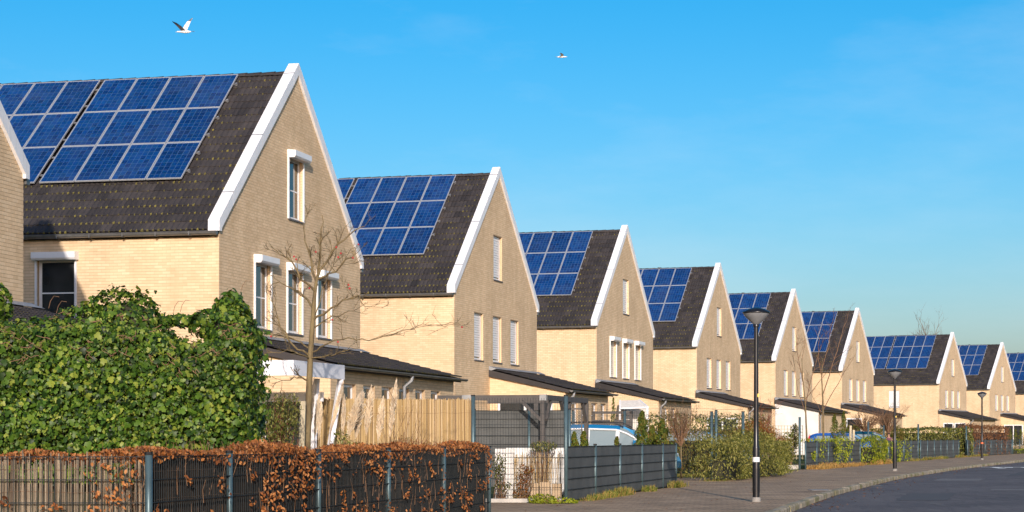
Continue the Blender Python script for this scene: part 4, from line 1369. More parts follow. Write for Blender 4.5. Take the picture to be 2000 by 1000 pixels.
def bare_tree(name, label, base, trunk_px, limbs, Z, r0, depth=2, mat='bark', twig='twig_brown', cat='tree', sub=(4, 7), sl=0.45):
    """trunk_px: [(x, y)] photo pixels at depth Z; limbs: [(start index along trunk 0..1, [(x,y,dz)...], r)]"""
    b = px(trunk_px[0][0], trunk_px[0][1], Z)
    root = empty(name, (b.x, b.y, 0), 0, label, cat)
    o = Vector((b.x, b.y, 0))
    tp = [px(x, y, Z) - o for x, y in trunk_px]
    t = MB(); t.tube(tp, [r0 * (1 - 0.72 * i / (len(tp) - 1)) for i in range(len(tp))], 10); t.build('trunk', MATS[mat], root, True)
    m = MB(); tips = []
    for lp, r in limbs:
        pts = [px(x, y, Z + dz) - o for x, y, dz in lp]
        fine = []
        for a, c in zip(pts, pts[1:]):
            for s in (0, .33, .66): fine.append(a.lerp(c, s) + Vector((random.gauss(0, .012), random.gauss(0, .012), random.gauss(0, .012))))
        fine.append(pts[-1])
        r *= 1.12
        rr = [r * (1 - 0.72 * i / (len(fine) - 1)) for i in range(len(fine))]
        m.tube(fine, rr, 6, cap=False)
        L_ = sum((b_ - a_).length for a_, b_ in zip(fine, fine[1:]))
        for j in range(random.randint(*sub)):
            i = random.randint(max(1, len(fine) // 4), len(fine) - 1)
            dd = (fine[i] - fine[i - 1]).normalized()
            nd = (dd + Vector((random.gauss(0, .7), random.gauss(0, .7), random.gauss(0, .5) + .25))).normalized()
            grow(m, fine[i], nd, L_ * random.uniform(sl * .4, sl), max(0.0045, rr[i] * 0.65), depth - 1, 0.75, 0.12, 4, (2, 4), 0.6, 3, 0.16, tips)
    m.build('branches', MATS[twig], root, True)
    return root, tips


ct, tips = bare_tree('crab_apple_tree', 'young bare crab apple tree with a few red fruits, in front of the shuttered gable', None,
    [(598, 900), (600, 860), (603, 780), (606, 700), (610, 640), (613, 590), (617, 555), (622, 530)], [
    ([(617, 556, 0), (610, 520, .1), (597, 470, .1), (592, 440, .2)], .020), ([(620, 540, 0), (625, 500, -.1), (627, 460, -.1), (629, 420, -.1)], .020), ([(621, 542, 0), (640, 505, .1), (662, 475, .1), (690, 452, .2), (712, 442, .3)], .019),
    ([(620, 545, 0), (655, 530, -.2), (680, 505, -.3), (700, 492, -.3)], .015), ([(616, 570, 0), (590, 545, -.2), (570, 510, -.2), (545, 495, -.3), (530, 480, -.3)], .018),
    ([(612, 600, 0), (598, 580, .2), (575, 567, .2), (545, 550, .2), (528, 560, .3)], .016), ([(611, 625, 0), (640, 610, -.2), (668, 588, -.3), (700, 575, -.3), (712, 598, -.4)], .017),
    ([(609, 640, 0), (640, 625, .2), (672, 612, .2), (700, 602, .2)], .012), ([(606, 690, 0), (640, 668, -.2), (680, 660, -.3), (720, 665, -.3), (760, 655, -.2), (800, 640, -.1), (850, 635, 0)], .012),
    ([(606, 695, 0), (570, 672, -.2), (548, 640, -.2), (535, 600, -.2), (530, 570, -.2)], .017), ([(605, 700, 0), (585, 690, -.3), (560, 685, -.3), (520, 690, -.4)], .014), ([(606, 700, 0), (640, 695, -.2), (660, 690, -.3), (700, 680, -.3)], .013),
    ([(602, 745, 0), (580, 735, -.2), (560, 742, -.2), (530, 750, -.3)], .013), ([(606, 680, 0), (580, 665, .2), (550, 655, .3), (515, 652, .3), (500, 640, .3)], .014), ([(608, 650, 0), (630, 560, .3), (650, 520, .4), (660, 470, .4)], .010)],
    30.0, 0.064, depth=3, twig='bark', sub=(6, 9), sl=0.30)
bb = MB()
for k in range(5):
    t0, t1 = math.pi * k / 5 - math.pi / 2, math.pi * (k + 1) / 5 - math.pi / 2
bb.lathe([(max(.001, .016 * math.cos(-math.pi / 2 + math.pi * k / 5)), .016 * math.sin(-math.pi / 2 + math.pi * k / 5)) for k in range(6)], 8)
bme = bb.mesh('crab_apple', MATS['berry'], True)
for tpx in random.sample(tips, min(16, len(tips))): link('crab_apple', bme, ct, tpx + Vector((0, 0, -0.016)))

# ---------------------------------------------------------------- garden between fence and boundary
Zb = 35.85
fence('mesh_fence', 'tall open wire mesh fence across the garden, between bamboo screen and grey corner post', [(-1.66, Zb), (0.05, Zb)], 1.92, [0.0, 1.71], post_r=0.036, post_h=1.96)
reed_mat('bamboo_screen', 'tall golden bamboo screen lit by the sun behind the pampas plumes', (-4.75, Zb - 0.02), (-1.70, Zb - 0.02), 0.0, 1.90, 0.0066, 0.0066, MATS['reed_pale'], 0.006, 0.014, 3)
# concrete edging under the open mesh
eb = MB(); eb.box((-1.6, Zb - 0.08, -0.02), (-0.03, Zb + 0.06, 0.07)); tag(eb.build('concrete_edging', MATS['concrete']), 'pale concrete edging strip under the tall open mesh fence', 'edging')

# white terrace canopy with splayed posts
cn = empty('terrace_canopy', (-4.585, 33.0, 0), -R(14.0), 'white flat-roofed terrace canopy with splayed posts behind the bare tree', 'canopy')
m = MB()
for a, b in (((-2.4, -0.02, 2.25), (-0.021, 0.02, 2.51)),): m.box(a, b)
m.build('fascia', MATS['canopy_white'], cn)
m = MB(); m.box((-0.02, -0.02, 2.25), (0.02, 2.45, 2.51)); m.build('fascia', MATS['canopy_white'], cn)
m = MB(); m.box((-2.4, 0.021, 2.44), (-0.021, 2.43, 2.48)); m.build('roof_sheet', MATS['dark_metal'], cn)
m = MB(); m.bar((-0.02, 2.35, 2.25), (-0.28, 2.05, -0.02), 0.085, 0.085); m.build('post', MATS['canopy_white'], cn)
m = MB(); m.bar((-0.30, 1.9, 2.25), (-0.36, 1.75, -0.02), 0.07, 0.07); m.build('post', MATS['canopy_white'], cn)
m = MB()
for a, b in (((-1.6, 2.3, 1.85), (-0.35, 2.36, 2.02)), ((-0.75, 2.3, 0.0), (-0.55, 2.36, 1.85)), ((-1.6, 2.3, 0.0), (-1.45, 2.36, 1.85))): m.box(a, b)
m.build('window_frame', MATS['window_white'], cn)
m = MB(); m.box((-1.45, 2.325, 0.0), (-0.75, 2.335, 1.85)); m.build('pane', MATS['glass_dark'], cn)

# stake beside the tree
m = MB(); m.bar((-4.02, 29.7, -0.05), (-3.97, 29.7, 1.75), 0.085, 0.085); tag(m.build('tree_stake', MATS['timber_pale']), 'pale round-edged wooden stake beside the young tree trunk', 'stake')


def shrub(name, label, blobs, n, tmpl, size, mat, twig=None, cat='shrub', jitter=0.7, stem=True, n_tw=30, fill=False):
    """leafy shrub: blobs [(centre, radii)]"""
    c0 = blobs[0][0]
    root = empty(name, (c0[0], c0[1], 0), 0, label, cat)
    o = np.array([c0[0], c0[1], 0])
    vol = np.array([r[0] * r[2] + r[1] * r[2] for c, r in blobs]); vol = vol / vol.sum()
    PP, NN = [], []
    for (c, r), f_ in zip(blobs, vol):
        k = max(20, int(n * f_))
        P, N = blob_pts(c, r, k, 0.35, random.randint(0, 999))
        if fill:
            P = np.array(c) + (P - np.array(c)) * (rng.random((k, 1)) ** 0.35)
        PP.append(P); NN.append(N)
    PP, NN = np.concatenate(PP) - o, np.concatenate(NN)
    PP[:, 2] = np.maximum(PP[:, 2], 0.02)
    foliage(root, PP, NN, tmpl, rng.uniform(size[0], size[1], len(PP)), MATS[mat], jitter)
    m = MB()
    for k in range(n_tw):
        c, r = random.choice(blobs)
        b = Vector((random.gauss(0, .06), random.gauss(0, .06), 0))
        e = Vector(c) - Vector(o) + Vector((random.uniform(-.8, .8) * r[0], random.uniform(-.8, .8) * r[1], random.uniform(-.3, .95) * r[2]))
        m.tube([b, b.lerp(e, .5) + Vector((random.gauss(0, .05), random.gauss(0, .05), .03)), e], [.012, .007, .003], 5, cap=False)
    m.build('stems', MATS[twig or 'twig_brown'], root)['kind'] = 'stuff'
    return root


def P3(x, y, Z): return tuple(px(x, y, Z))


shrub('evergreen_shrub', 'dark green shrub with reddish twigs beside the end of the ivy', [(P3(545, 830, 28.5), (0.36, 0.35, 0.42)), (P3(560, 800, 28.7), (0.22, 0.25, 0.25)), (P3(525, 850, 28.4), (0.28, 0.3, 0.35))], 2600, (SLIM_V, LEAF_F), (0.035, 0.065), 'laurel_leaf', 'twig_red', n_tw=60, fill=True)
shrub('evergreen_shrub', 'small glossy green shrub at the foot of the pampas plumes', [(P3(668, 862, 30.5), (0.14, 0.2, 0.22)), (P3(685, 878, 30.5), (0.22, 0.2, 0.15))], 380, (SLIM_V, LEAF_F), (0.04, 0.075), 'laurel_leaf', fill=True, n_tw=14)
shrub('heath_shrub', 'low reddish heath at the top of the beech hedge, before the bamboo screen', [(P3(795, 872, 30.8), (0.25, 0.2, 0.16)), (P3(835, 872, 30.8), (0.2, 0.2, 0.13))], 700, (SLIM_V, LEAF_F), (0.02, 0.04), 'rust_leaf', 'twig_red', fill=True, n_tw=40)


def twiggy(name, label, base, h, w, r, n, mat='twig_brown', depth=2, up=0.35, cat='shrub', stem_h=0.0, lean=0.0, spread=0.6):
    root = empty(name, base, 0, label, cat)
    m = MB()
    top = Vector((0, 0, stem_h))
    if stem_h > 0:
        t = MB(); t.tube([(0, 0, -0.05), (0.01, 0, stem_h * .5), (0, 0, stem_h + .05)], [r * 2.2, r * 1.8, r * 1.6], 8); t.build('trunk', MATS['bark'], root, True)
    for k in range(n):
        a = random.uniform(0, 2 * math.pi); s = random.uniform(0.1, 1.0) ** 0.6
        d_ = Vector((math.cos(a) * s * w + lean, math.sin(a) * s * w, (h - stem_h) * random.uniform(0.75, 1.0)))
        grow(m, top + Vector((random.gauss(0, .02), random.gauss(0, .02), 0)), d_, d_.length * 0.72, r, depth, spread, up, 5, (2, 4), 0.55, 4, 0.1)
    m.build('branches', MATS[mat], root, True)
    return root


b0 = px(762, 860, 31.0)
twiggy('bare_shrub', 'small leafless shrub with red buds leaning in front of the bamboo screen', (b0.x, b0.y, 0.0), 1.75, 0.45, 0.012, 9, lean=0.25)

# pampas plumes
pg = empty('pampas_grass', (-3.4, 31.4, 0), 0, 'clump of tall cream pampas plumes in front of the bamboo screen', 'grass clump')
for (x0_, y0_, x1_, y1_, w_) in ((603, 875, 612, 752, .035), (612, 880, 622, 782, .045), (620, 880, 627, 800, .035), (636, 880, 668, 755, .04), (668, 880, 672, 785, .04), (672, 880, 700, 780, .10), (690, 885, 707, 775, .09), (712, 880, 724, 766, .075), (735, 885, 747, 788, .07), (757, 890, 773, 752, .055), (845, 872, 862, 868, .03)):
    dz = random.uniform(-.25, .25)
    a, b = px(x0_, y0_, 31.4 + dz) - pg.location, px(x1_, y1_, 31.4 + dz) - pg.location
    ax = (b - a)
    n = 800
    s = rng.random(n) ** 0.9
    prof = np.sin(np.pi * np.clip(s * 0.92 + 0.08, 0, 1)) ** 0.7
    th = rng.random(n) * 6.283
    base = np.array(a)[None] + np.array(ax)[None] * (0.25 + 0.72 * s)[:, None]
    side = np.stack([np.cos(th), np.sin(th), np.zeros(n)], 1) * (prof * w_ * rng.uniform(.3, 1.1, n))[:, None]
    up_ = np.array(ax.normalized())[None] * rng.uniform(.06, .17, n)[:, None]
    tip = base + side + up_
    wv = np.cross(up_ + side, rng.normal(0, 1, (n, 3))); wv /= np.linalg.norm(wv, axis=1)[:, None]; wv *= 0.0075
    V = np.stack([base - wv, base + wv, tip + wv * .5, tip - wv * .5], 1).reshape(-1, 3)
    Fc = np.arange(n * 4).reshape(-1, 4)
    link('plume', np_mesh('plume', V, Fc, MATS['plume_fibre'], attr=rng.random(n)), pg)
    m = MB(); m.tube([(a.x, a.y, 0), tuple(a.lerp(b, .3)), tuple(b)], [.008, .006, .002], 5); m.build('stem', MATS['reed_pale'], pg)

# things behind the open mesh: white boards, planter, reeds, slabs, small shrubs
m = MB(); m.box((-1.30, 37.0, 0), (-0.92, 37.04, 0.98)); tag(m.build('white_board', MATS['plaster_white']), 'white board standing behind the open mesh beside the beech hedge end', 'board')
m = MB(); m.box((-1.18, 40.0, 0.78), (0.12, 40.6, 0.98)); m.box((-1.1, 40.05, 0.0), (0.05, 40.55, 0.78)); tag(m.build('raised_planter', MATS['galvanised']), 'pale grey raised planter behind the open mesh fence', 'planter')
reed_mat('reed_matting', 'short pale reed matting low behind the open wire mesh', (-0.95, 36.9), (0.0, 36.9), 0.0, 0.86, 0.014, 0.006, MATS['reed_pale'], 0.03, 0.04, 2)
for i, (x, w_, h_) in enumerate(((-0.62, 0.16, .34), (-0.44, 0.2, .36), (-0.22, .2, .33))):
    m = MB(); m.box((x, 36.45, 0), (x + w_, 36.6, h_)); o = m.build('stone_slab', MATS['sandstone'])
    tag(o, ('first', 'middle', 'last')[i] + ' of three upright sandstone slabs, counted from the beech hedge', 'slab', 'sandstone slabs')
shrub('rose_shrub', 'thin green shrub behind the mesh at the end of the beech hedge', [(P3(976, 912, 36.3), (0.13, 0.12, 0.28)), (P3(982, 950, 36.3), (0.17, 0.12, 0.14))], 420, (LEAF_V, LEAF_F), (0.03, 0.055), 'laurel_leaf', n_tw=16, fill=True)
shrub('rose_shrub', 'thin shrub with red-tipped leaves behind the open mesh', [(P3(1022, 935, 36.3), (0.15, 0.12, 0.28)), (P3(1032, 920, 36.3), (0.12, 0.1, 0.14)), (P3(1020, 965, 36.3), (0.17, 0.12, 0.12))], 560, (LEAF_V, LEAF_F), (0.03, 0.05), 'rust_leaf', n_tw=16, fill=True)
shrub('evergreen_shrub', 'small rounded green shrub growing over the grey planter', [(P3(1062, 872, 39.5), (0.32, 0.2, 0.15))], 600, (SLIM_V, LEAF_F), (0.035, 0.06), 'laurel_leaf', fill=True)
shrub('ground_cover', 'yellow-green ground cover at the foot of the tall corner post', [(P3(1085, 980, 35.2), (0.42, 0.25, 0.09)), (P3(1060, 976, 35.4), (0.25, 0.2, 0.09))], 1100, (LEAF_V, LEAF_F), (0.03, 0.055), 'fresh_leaf', 'twig_red', cat='ground cover', n_tw=10)

# low fence with grey privacy strips along the pavement
fence('privacy_fence', 'low fence woven with dark grey privacy strips, in front of the blue and white car', [(0.075, 35.85), (2.75, 47.5)], 1.03, [0.0, 2.47, 4.95, 7.45, 10.1, 11.95], MATS['strip_grey'], post_r=0.032, skip=(0.0,))
# taller boundary fence behind with strips
fence('privacy_fence', 'tall fence of grey-brown privacy strips under the dark pergola', [(-2.1, 46.0), (0.15, 45.5)], 1.83, [0.0, 1.33, 2.30], MATS['strip_grey'], post_r=0.033)
fence('mesh_fence', 'open wire mesh fence behind the blue and white car', [(0.3, 57.6), (4.45, 56.6)], 1.96, [0.0, 1.55, 4.27], post_r=0.04)
fence('mesh_fence', 'open wire mesh fence standing in the laurel hedge beside the tall slim post', [(4.47, 58.6), (5.4, 58.4)], 1.94, [0.0, 0.95], post_r=0.045)

# dark pergola
pe = empty('pergola', (-0.41, 45.0, 0), -R(13.5), 'dark grey wooden pergola with braced posts above the grey strip fence', 'pergola')
def pbar(name, a, b, w_, h_, mt='timber_dark'):
    m = MB(); m.bar(a, b, w_, h_); m.build(name, MATS[mt], pe)
pbar('beam', (-2.6, 0, 2.12), (0.0, 0, 2.12), 0.08, 0.12); pbar('beam', (0, 0.05, 2.12), (0, 4.3, 2.12), 0.08, 0.12); pbar('beam', (-2.6, 4.3, 2.12), (0, 4.3, 2.12), 0.08, 0.12)
for a in ((-0.06, 0.0), (-2.55, 0.0), (0.0, 2.0), (0.0, 4.25), (-1.3, 4.25)): pbar('post', (a[0], a[1], -0.02), (a[0], a[1], 2.06), 0.1, 0.1)
for a, b in (((-0.6, 0, 2.06), (-0.1, 0, 1.6)), ((0, 0.5, 2.06), (0, 0.06, 1.6)), ((0, 3.8, 2.06), (0, 4.2, 1.6)), ((0, 2.5, 2.06), (0, 2.06, 1.6)), ((0, 1.5, 2.06), (0, 1.94, 1.6))): pbar('brace', a, b, 0.07, 0.07)
pbar('beam_cap', (-0.13, 0, 2.12), (0.03, 0, 2.12), 0.10, 0.14, 'galvanised'); pbar('beam_cap', (-2.0, 0, 2.12), (-1.75, 0, 2.12), 0.10, 0.13, 'galvanised')
# lattice beside the pergola and the grey garden gate
la = empty('lattice_panel', (0.18, 46.6, 0), 0, 'small dark diamond lattice panel beside the pergola post', 'trellis')
for s in (-1, 1):
    for k in range(-6, 12):
        pts = []
        x0_ = k * 0.06
        a, b = (x0_, 1.15) if s > 0 else (x0_, 1.85), (x0_ + 0.7, 1.85) if s > 0 else (x0_ + 0.7, 1.15)
        def clip(p, q):
            (xa, za), (xb, zb) = p, q
            if xb <= 0 or xa >= 0.25: return None
            if xa < 0: za += (zb - za) * (-xa) / (xb - xa); xa = 0
            if xb > 0.25: zb = za + (zb - za) * (0.25 - xa) / (xb - xa); xb = 0.25
            return (xa, za), (xb, zb)
        c = clip(a, b)
        if c: m = MB(); m.bar((c[0][0], 0.008 * s, c[0][1]), (c[1][0], 0.008 * s, c[1][1]), 0.008, 0.016, up=(0, 1, 0)); m.build('lath', MATS['timber_dark'], la)
m = MB()
for a, b in (((-.03, -.02, 0), (0, .02, 1.9)), ((.25, -.02, 0), (.28, .02, 1.9)), ((-.03, -.02, 1.86), (.28, .02, 1.9))): m.box(a, b)
m.build('frame', MATS['timber_dark'], la)
gg = empty('garden_gate', (1.0, 61.5, 0), -R(14), 'grey wooden garden gate panel with a diagonal brace behind the parked car', 'gate')
for i in range(9):
    if i in (4,): continue
    m = MB(); m.box((i * 0.125, 0, 0.05), (i * 0.125 + 0.115, 0.03, 1.75)); m.build('board', MATS['timber_dark'], gg)
m = MB()
for a, b in (((-.08, -.03, 0), (0, .05, 2.02)), ((1.13, -.03, 0), (1.21, .05, 2.02)), ((-.08, -.03, 1.94), (1.21, .05, 2.02)), ((0, -.03, 1.6), (1.13, .0, 1.68))): m.box(a, b)
m.bar((0.3, -0.04, 1.6), (1.05, -0.04, 0.3), .07, .03); m.build('gate_frame', MATS['timber_dark'], gg)

# patio glazing on two annexes
def house_part(k, u0, u1, z0, z1, v, frame='window_white', pane='glass_dark', split=2):
    X, Z, th = HOUSES[k]
    root = [o for o in C.objects if o.type == 'EMPTY' and o.name.startswith('gabled_house') and abs(o.location.x - X) < .01][0]
    t = 0.09
    m = MB()
    y0, y1 = v - 0.06, v - 0.006
    for a, b in (((u0, y0, z0), (u1, y1, z0 + t)), ((u0, y0, z1 - t), (u1, y1, z1)), ((u0, y0, z0 + t), (u0 + t, y1, z1 - t)), ((u1 - t, y0, z0 + t), (u1, y1, z1 - t))): m.box(a, b)
    ww = (u1 - u0 - 2 * t) / split
    for i in range(1, split): m.box((u0 + t + i * ww - t / 2, y0, z0 + t), (u0 + t + i * ww + t / 2, y1, z1 - t))
    w_ = m.build('patio_window', MATS[frame], root)
    for i in range(split):
        g = MB(); g.box((u0 + t + i * ww + (t / 2 if i else 0), v - 0.03, z0 + t), (u0 + t + (i + 1) * ww - (t / 2 if i < split - 1 else 0), v - 0.022, z1 - t)); g.build('pane', MATS[pane], w_)
house_part(2, 0.3, 2.45, 0.2, 2.62, 4.45, split=2)
house_part(3, 1.3, 2.45, 0.1, 2.62, 0.0, split=1, pane='curtain')
house_part(4, 0.6, 2.4, 0.1, 2.3, 0.0, split=2)
house_part(6, 0.32, 1.55, 0.3, 2.68, 0.0, split=1)
house_part(7, 0.4, 1.38, 0.3, 2.58, 0.0, split=1)
house_part(7, 1.48, 2.55, 0.3, 2.58, 0.0, split=1)
house_part(8, 0.35, 2.4, 0.3, 2.56, 4.7, split=2)
# glazed lean-to awning by the third gable
aw = empty('glass_awning', (2.6, 89.0, 0), -R(16), 'small white-framed glass awning in front of the shutter-box house', 'awning')
m = MB(); m.add([(0, 0, 2.88), (0.9, 0, 2.9), (1.5, -0.8, 2.55), (0.2, -0.8, 2.5)], [(0, 1, 2, 3)]); m.add([(0, 0, 2.86), (0.9, 0, 2.88), (1.5, -0.8, 2.53), (0.2, -0.8, 2.48)], [(3, 2, 1, 0)]); m.build('glass_sheet', MATS['curtain'], aw)
for a, b in (((0, 0, 0), (0, 0, 2.88)), ((0.2, -0.8, 0), (0.2, -0.8, 2.5)), ((1.5, -.8, 0), (1.5, -.8, 2.55)), ((0.2, -.8, 2.5), (1.5, -.8, 2.55)), ((0, 0, 2.88), (.2, -.8, 2.5)), ((.9, 0, 2.9), (1.5, -.8, 2.55))):
    m = MB(); m.bar(a, b, 0.07, 0.07); m.build('frame_bar', MATS['window_white'], aw)

# ---------------------------------------------------------------- cars
def make_car(name, label, loc, heading, body='car_blue', side='car_blue', roof='car_blue', L=3.7, Wd=1.66, Hh=1.56, rails=True):
    root = empty(name, (loc[0], loc[1], 0), heading, label, 'car', 'parked cars')
    k = L / 3.7; hw = Wd / 2; kh = Hh / 1.56
    ST = [(-1.86, .70, .62, .64, .50), (-1.84, .76, .95, .99, .60), (-1.70, .80, 1.0, 1.44, .62), (-1.46, .82, .99, 1.53, .64), (-1.36, .825, .985, 1.55, .645), (-.66, .83, .97, 1.56, .65), (-.46, .83, .965, 1.56, .65),
          (.26, .83, .95, 1.53, .645), (.36, .83, .945, 1.50, .64), (.55, .83, .94, 1.41, .64), (.78, .83, .935, 1.25, .66), (1.08, .825, .93, 1.03, .70), (1.2, .82, .92, .985, .72), (1.5, .79, .86, .91, .70), (1.72, .72, .72, .76, .60), (1.84, .62, .52, .55, .50)]
    rows = []
    for x, w_, zb, zt, wt in ST:
        w_ *= hw / .83; wt *= hw / .83
        lo = 0.22 if -1.8 < x < 1.75 else 0.30
        rows.append([(x * k, w_ * .93, lo), (x * k, w_, 0.42), (x * k, w_, max(.46, min(.72, zb - .1))), (x * k, w_ * .975, zb * kh), (x * k, wt * 1.04 if zt - zb > .2 else w_ * .93, (zb + (zt - zb) * .76) * kh), (x * k, wt * .86, (zt - .012) * kh), (x * k, 0, zt * kh)])
    n = len(rows)
    def quad_pts(i, j, s): return [tuple((p[0], p[1] * s, p[2]) for p in (rows[i][j],))[0], (rows[i + 1][j][0], rows[i + 1][j][1] * s, rows[i + 1][j][2]), (rows[i + 1][j + 1][0], rows[i + 1][j + 1][1] * s, rows[i + 1][j + 1][2]), (rows[i][j + 1][0], rows[i][j + 1][1] * s, rows[i][j + 1][2])]
    SIDE = {4: 'rear', 6: 'front', 8: 'quarter', 9: 'quarter'}
    bodyb = MB(); glass = {}
    for s in (-1, 1):
        for i in range(n - 1):
            for j in range(6):
                q = quad_pts(i, j, s)
                if s > 0: q = q[::-1]
                key = None
                if j == 3 and i in (4, 6, 8, 9): key = ('side_window', i if i < 8 else 8, s)
                elif j in (4, 5) and i in (8, 9, 10): key = ('windscreen', 0, 0)
                elif j in (3, 4, 5) and i == 1: key = ('rear_window', 0, 0) if j > 3 else None
                if key: glass.setdefault(key, []).append(q)
                else:
                    mi = 0
                    if j >= 4 and 1 <= i <= 8: mi = 2
                    elif i < 11 and i > 0: mi = 1
                    bodyb.add(q, [(0, 1, 2, 3)], mi)
    for e, rev in ((0, False), (n - 1, True)):
        pts = [(p[0], p[1], p[2]) for p in rows[e]] + [(p[0], -p[1], p[2]) for p in rows[e][::-1]]
        bodyb.add(pts, [tuple(range(len(pts)))[::-1 if rev else 1]], 0)
    bo = bodyb.build('body', [MATS[body], MATS[side], MATS[roof]], root)
    for (nm, a, b), qs in glass.items():
        g = MB()
        for q in qs: g.add([(x, y * 0.985, z - 0.004) for x, y, z in q], [(0, 1, 2, 3)])
        g.build(nm, MATS['car_glass'], root)
    for s in (-1, 1):
        for x in (-1.16 * k, 1.2 * k):
            ar = MB(); ar.tube([(x, s * (hw * .9), .30), (x, s * (hw + .004), .30)], .345, 24); ar.build('wheel_arch', MATS['car_black'], root)
            ty = MB(); pr = [(.18, .0), (.27, .0), (.30, .03), (.30, .15), (.27, .18), (.18, .18)]
            nseg = 24
            for (r0_, y0_), (r1_, y1_) in zip(pr, pr[1:]):
                for q in range(nseg):
                    t0, t1 = 2 * math.pi * q / nseg, 2 * math.pi * (q + 1) / nseg
                    ty.quad(*[(x + r * math.cos(t), s * (hw + .012 - yy), .30 + r * math.sin(t)) for r, yy, t in ((r0_, y0_, t0), (r0_, y0_, t1), (r1_, y1_, t1), (r1_, y1_, t0))])
            wh = ty.build('wheel', MATS['rubber'], root)
            ri = MB(); ri.tube([(x, s * (hw - .02), .30), (x, s * (hw + .008), .30)], .185, 20); ri.build('rim', MATS['galvanised'], wh)
        ta = MB(); ta.add([(-1.868 * k, s * .56, .78), (-1.868 * k, s * .76 * hw / .83, .78), (-1.80 * k, s * .80 * hw / .83, 1.0), (-1.715 * k, s * .70 * hw / .83, 1.38), (-1.735 * k, s * .60 * hw / .83, 1.36), (-1.845 * k, s * .60, .98), (-1.70 * k, s * .835 * hw / .83, .80), (-1.66 * k, s * .80 * hw / .83, 1.1)],
                         [(0, 1, 2, 5), (5, 2, 3, 4), (1, 6, 7, 2), (2, 7, 3)] if s > 0 else [(5, 2, 1, 0), (4, 3, 2, 5), (2, 7, 6, 1), (3, 7, 2)])
        ta.build('tail_light', MATS['tail_red'], root)
        hl = MB(); hl.add([(1.50 * k, s * .815 * hw / .83, .66), (1.50 * k, s * .80 * hw / .83, .84), (1.74 * k, s * .70 * hw / .83, .75), (1.78 * k, s * .69 * hw / .83, .60), (1.80 * k, s * .42, .60), (1.75 * k, s * .44, .735)], [(0, 3, 2, 1), (2, 3, 4, 5)] if s < 0 else [(1, 2, 3, 0), (5, 4, 3, 2)])
        hl.build('headlight', MATS['headlight'], root)
        mi_ = MB(); mi_.box((.78 * k, s * (hw + .02) - .07, .98), (.90 * k, s * (hw + .02) + .07, 1.12)); mi_.build('wing_mirror', MATS[body], root)
        ha = MB(); ha.box((-.42 * k, s * (hw - .004) - .012, .84), (-.24 * k, s * (hw - .004) + .012, .87)); ha.build('door_handle', MATS[side], root)
        wt_ = MB(); wt_.tube([(rows[i][4][0], s * (rows[i][4][1] + .006), rows[i][4][2] + .01) for i in range(2, 12)], .028, 6); wt_.build('window_trim', MATS[side], root, True)
        if rails:
            rr = MB(); rr.tube([(-1.45 * k, s * .60, 1.53 * kh), (-1.35 * k, s * .60, 1.60 * kh), (-.2 * k, s * .60, 1.625 * kh), (.2 * k, s * .60, 1.60 * kh), (.45 * k, s * .60, 1.47 * kh)], .018, 6); rr.build('roof_rail', MATS['car_black'], root, True)
    bp = MB(); bp.box((1.80 * k, -.5, .27), (1.862 * k, .5, .36)); bp.build('grille', MATS['car_black'], root)
    return root


make_car('parked_car', 'blue and white hatchback with black roof rails behind the low grey strip fence', (1.33, 53.5), -R(13), 'car_blue', 'car_white', 'car_blue')
make_car('parked_car', 'silver car mostly hidden behind the olive hedge and laurel', (5.0, 72.5), -R(15), 'car_white', 'car_silver', 'car_silver', Hh=1.46, rails=False)
make_car('parked_car', 'blue car whose nose shows beside the silver car', (5.95, 76.5), -R(15), 'car_blue', 'car_blue', 'car_blue', Hh=1.42, rails=False)
make_car('parked_car', 'bright blue car parked behind the yellow-green climber', (14.0, 96.2), -R(18), 'car_azure', 'car_azure', 'car_azure', Hh=1.42, rails=False)
make_car('parked_car', 'dark teal car standing beside the bright blue car, next to a person', (15.6, 99.5), -R(18), 'car_teal', 'car_teal', 'car_teal', Hh=1.52, rails=False)
plain('collar_grey', (0.24, 0.23, 0.21), 0.8, var=0.2)
# ---------------------------------------------------------------- planting along the pavement further on
LEAF = (LEAF_V, LEAF_F); SLIM = (SLIM_V, LEAF_F); SPRAY = (SPRAY_V, SPRAY_F); BLADE = (BLADE_V, BLADE_F)


def conifer(name, label, base, h, r, n, mat='conifer_leaf', seed=1, ragged=0.25):
    root = empty(name, base, 0, label, 'conifer')
    s = rng.random(n) ** 0.75
    th = rng.random(n) * 6.283
    rad = r * (1 - s) ** 0.75 * (0.55 + 0.45 * rng.random(n)) + 0.015
    rad *= 1 + ragged * 2.0 * np.sin(s * 31 + 2.0 * np.sin(th + seed)) * (0.4 + 0.6 * rng.random(n))
    P = np.stack([np.cos(th) * rad, np.sin(th) * rad, 0.06 + s * h], 1)
    N = np.stack([np.cos(th), np.sin(th), np.full(n, 0.4)], 1)
    foliage(root, P, N, SPRAY, rng.uniform(0.07, 0.15, n) * (0.6 + 0.5 * r), MATS[mat], 0.6, spin=rng.normal(3.1, 0.6, n), name='crown')
    t = MB(); t.tube([(0, 0, -0.05), (0, 0, h * 0.9)], [0.035, 0.008], 6); t.build('trunk', MATS['bark'], root)
    return root


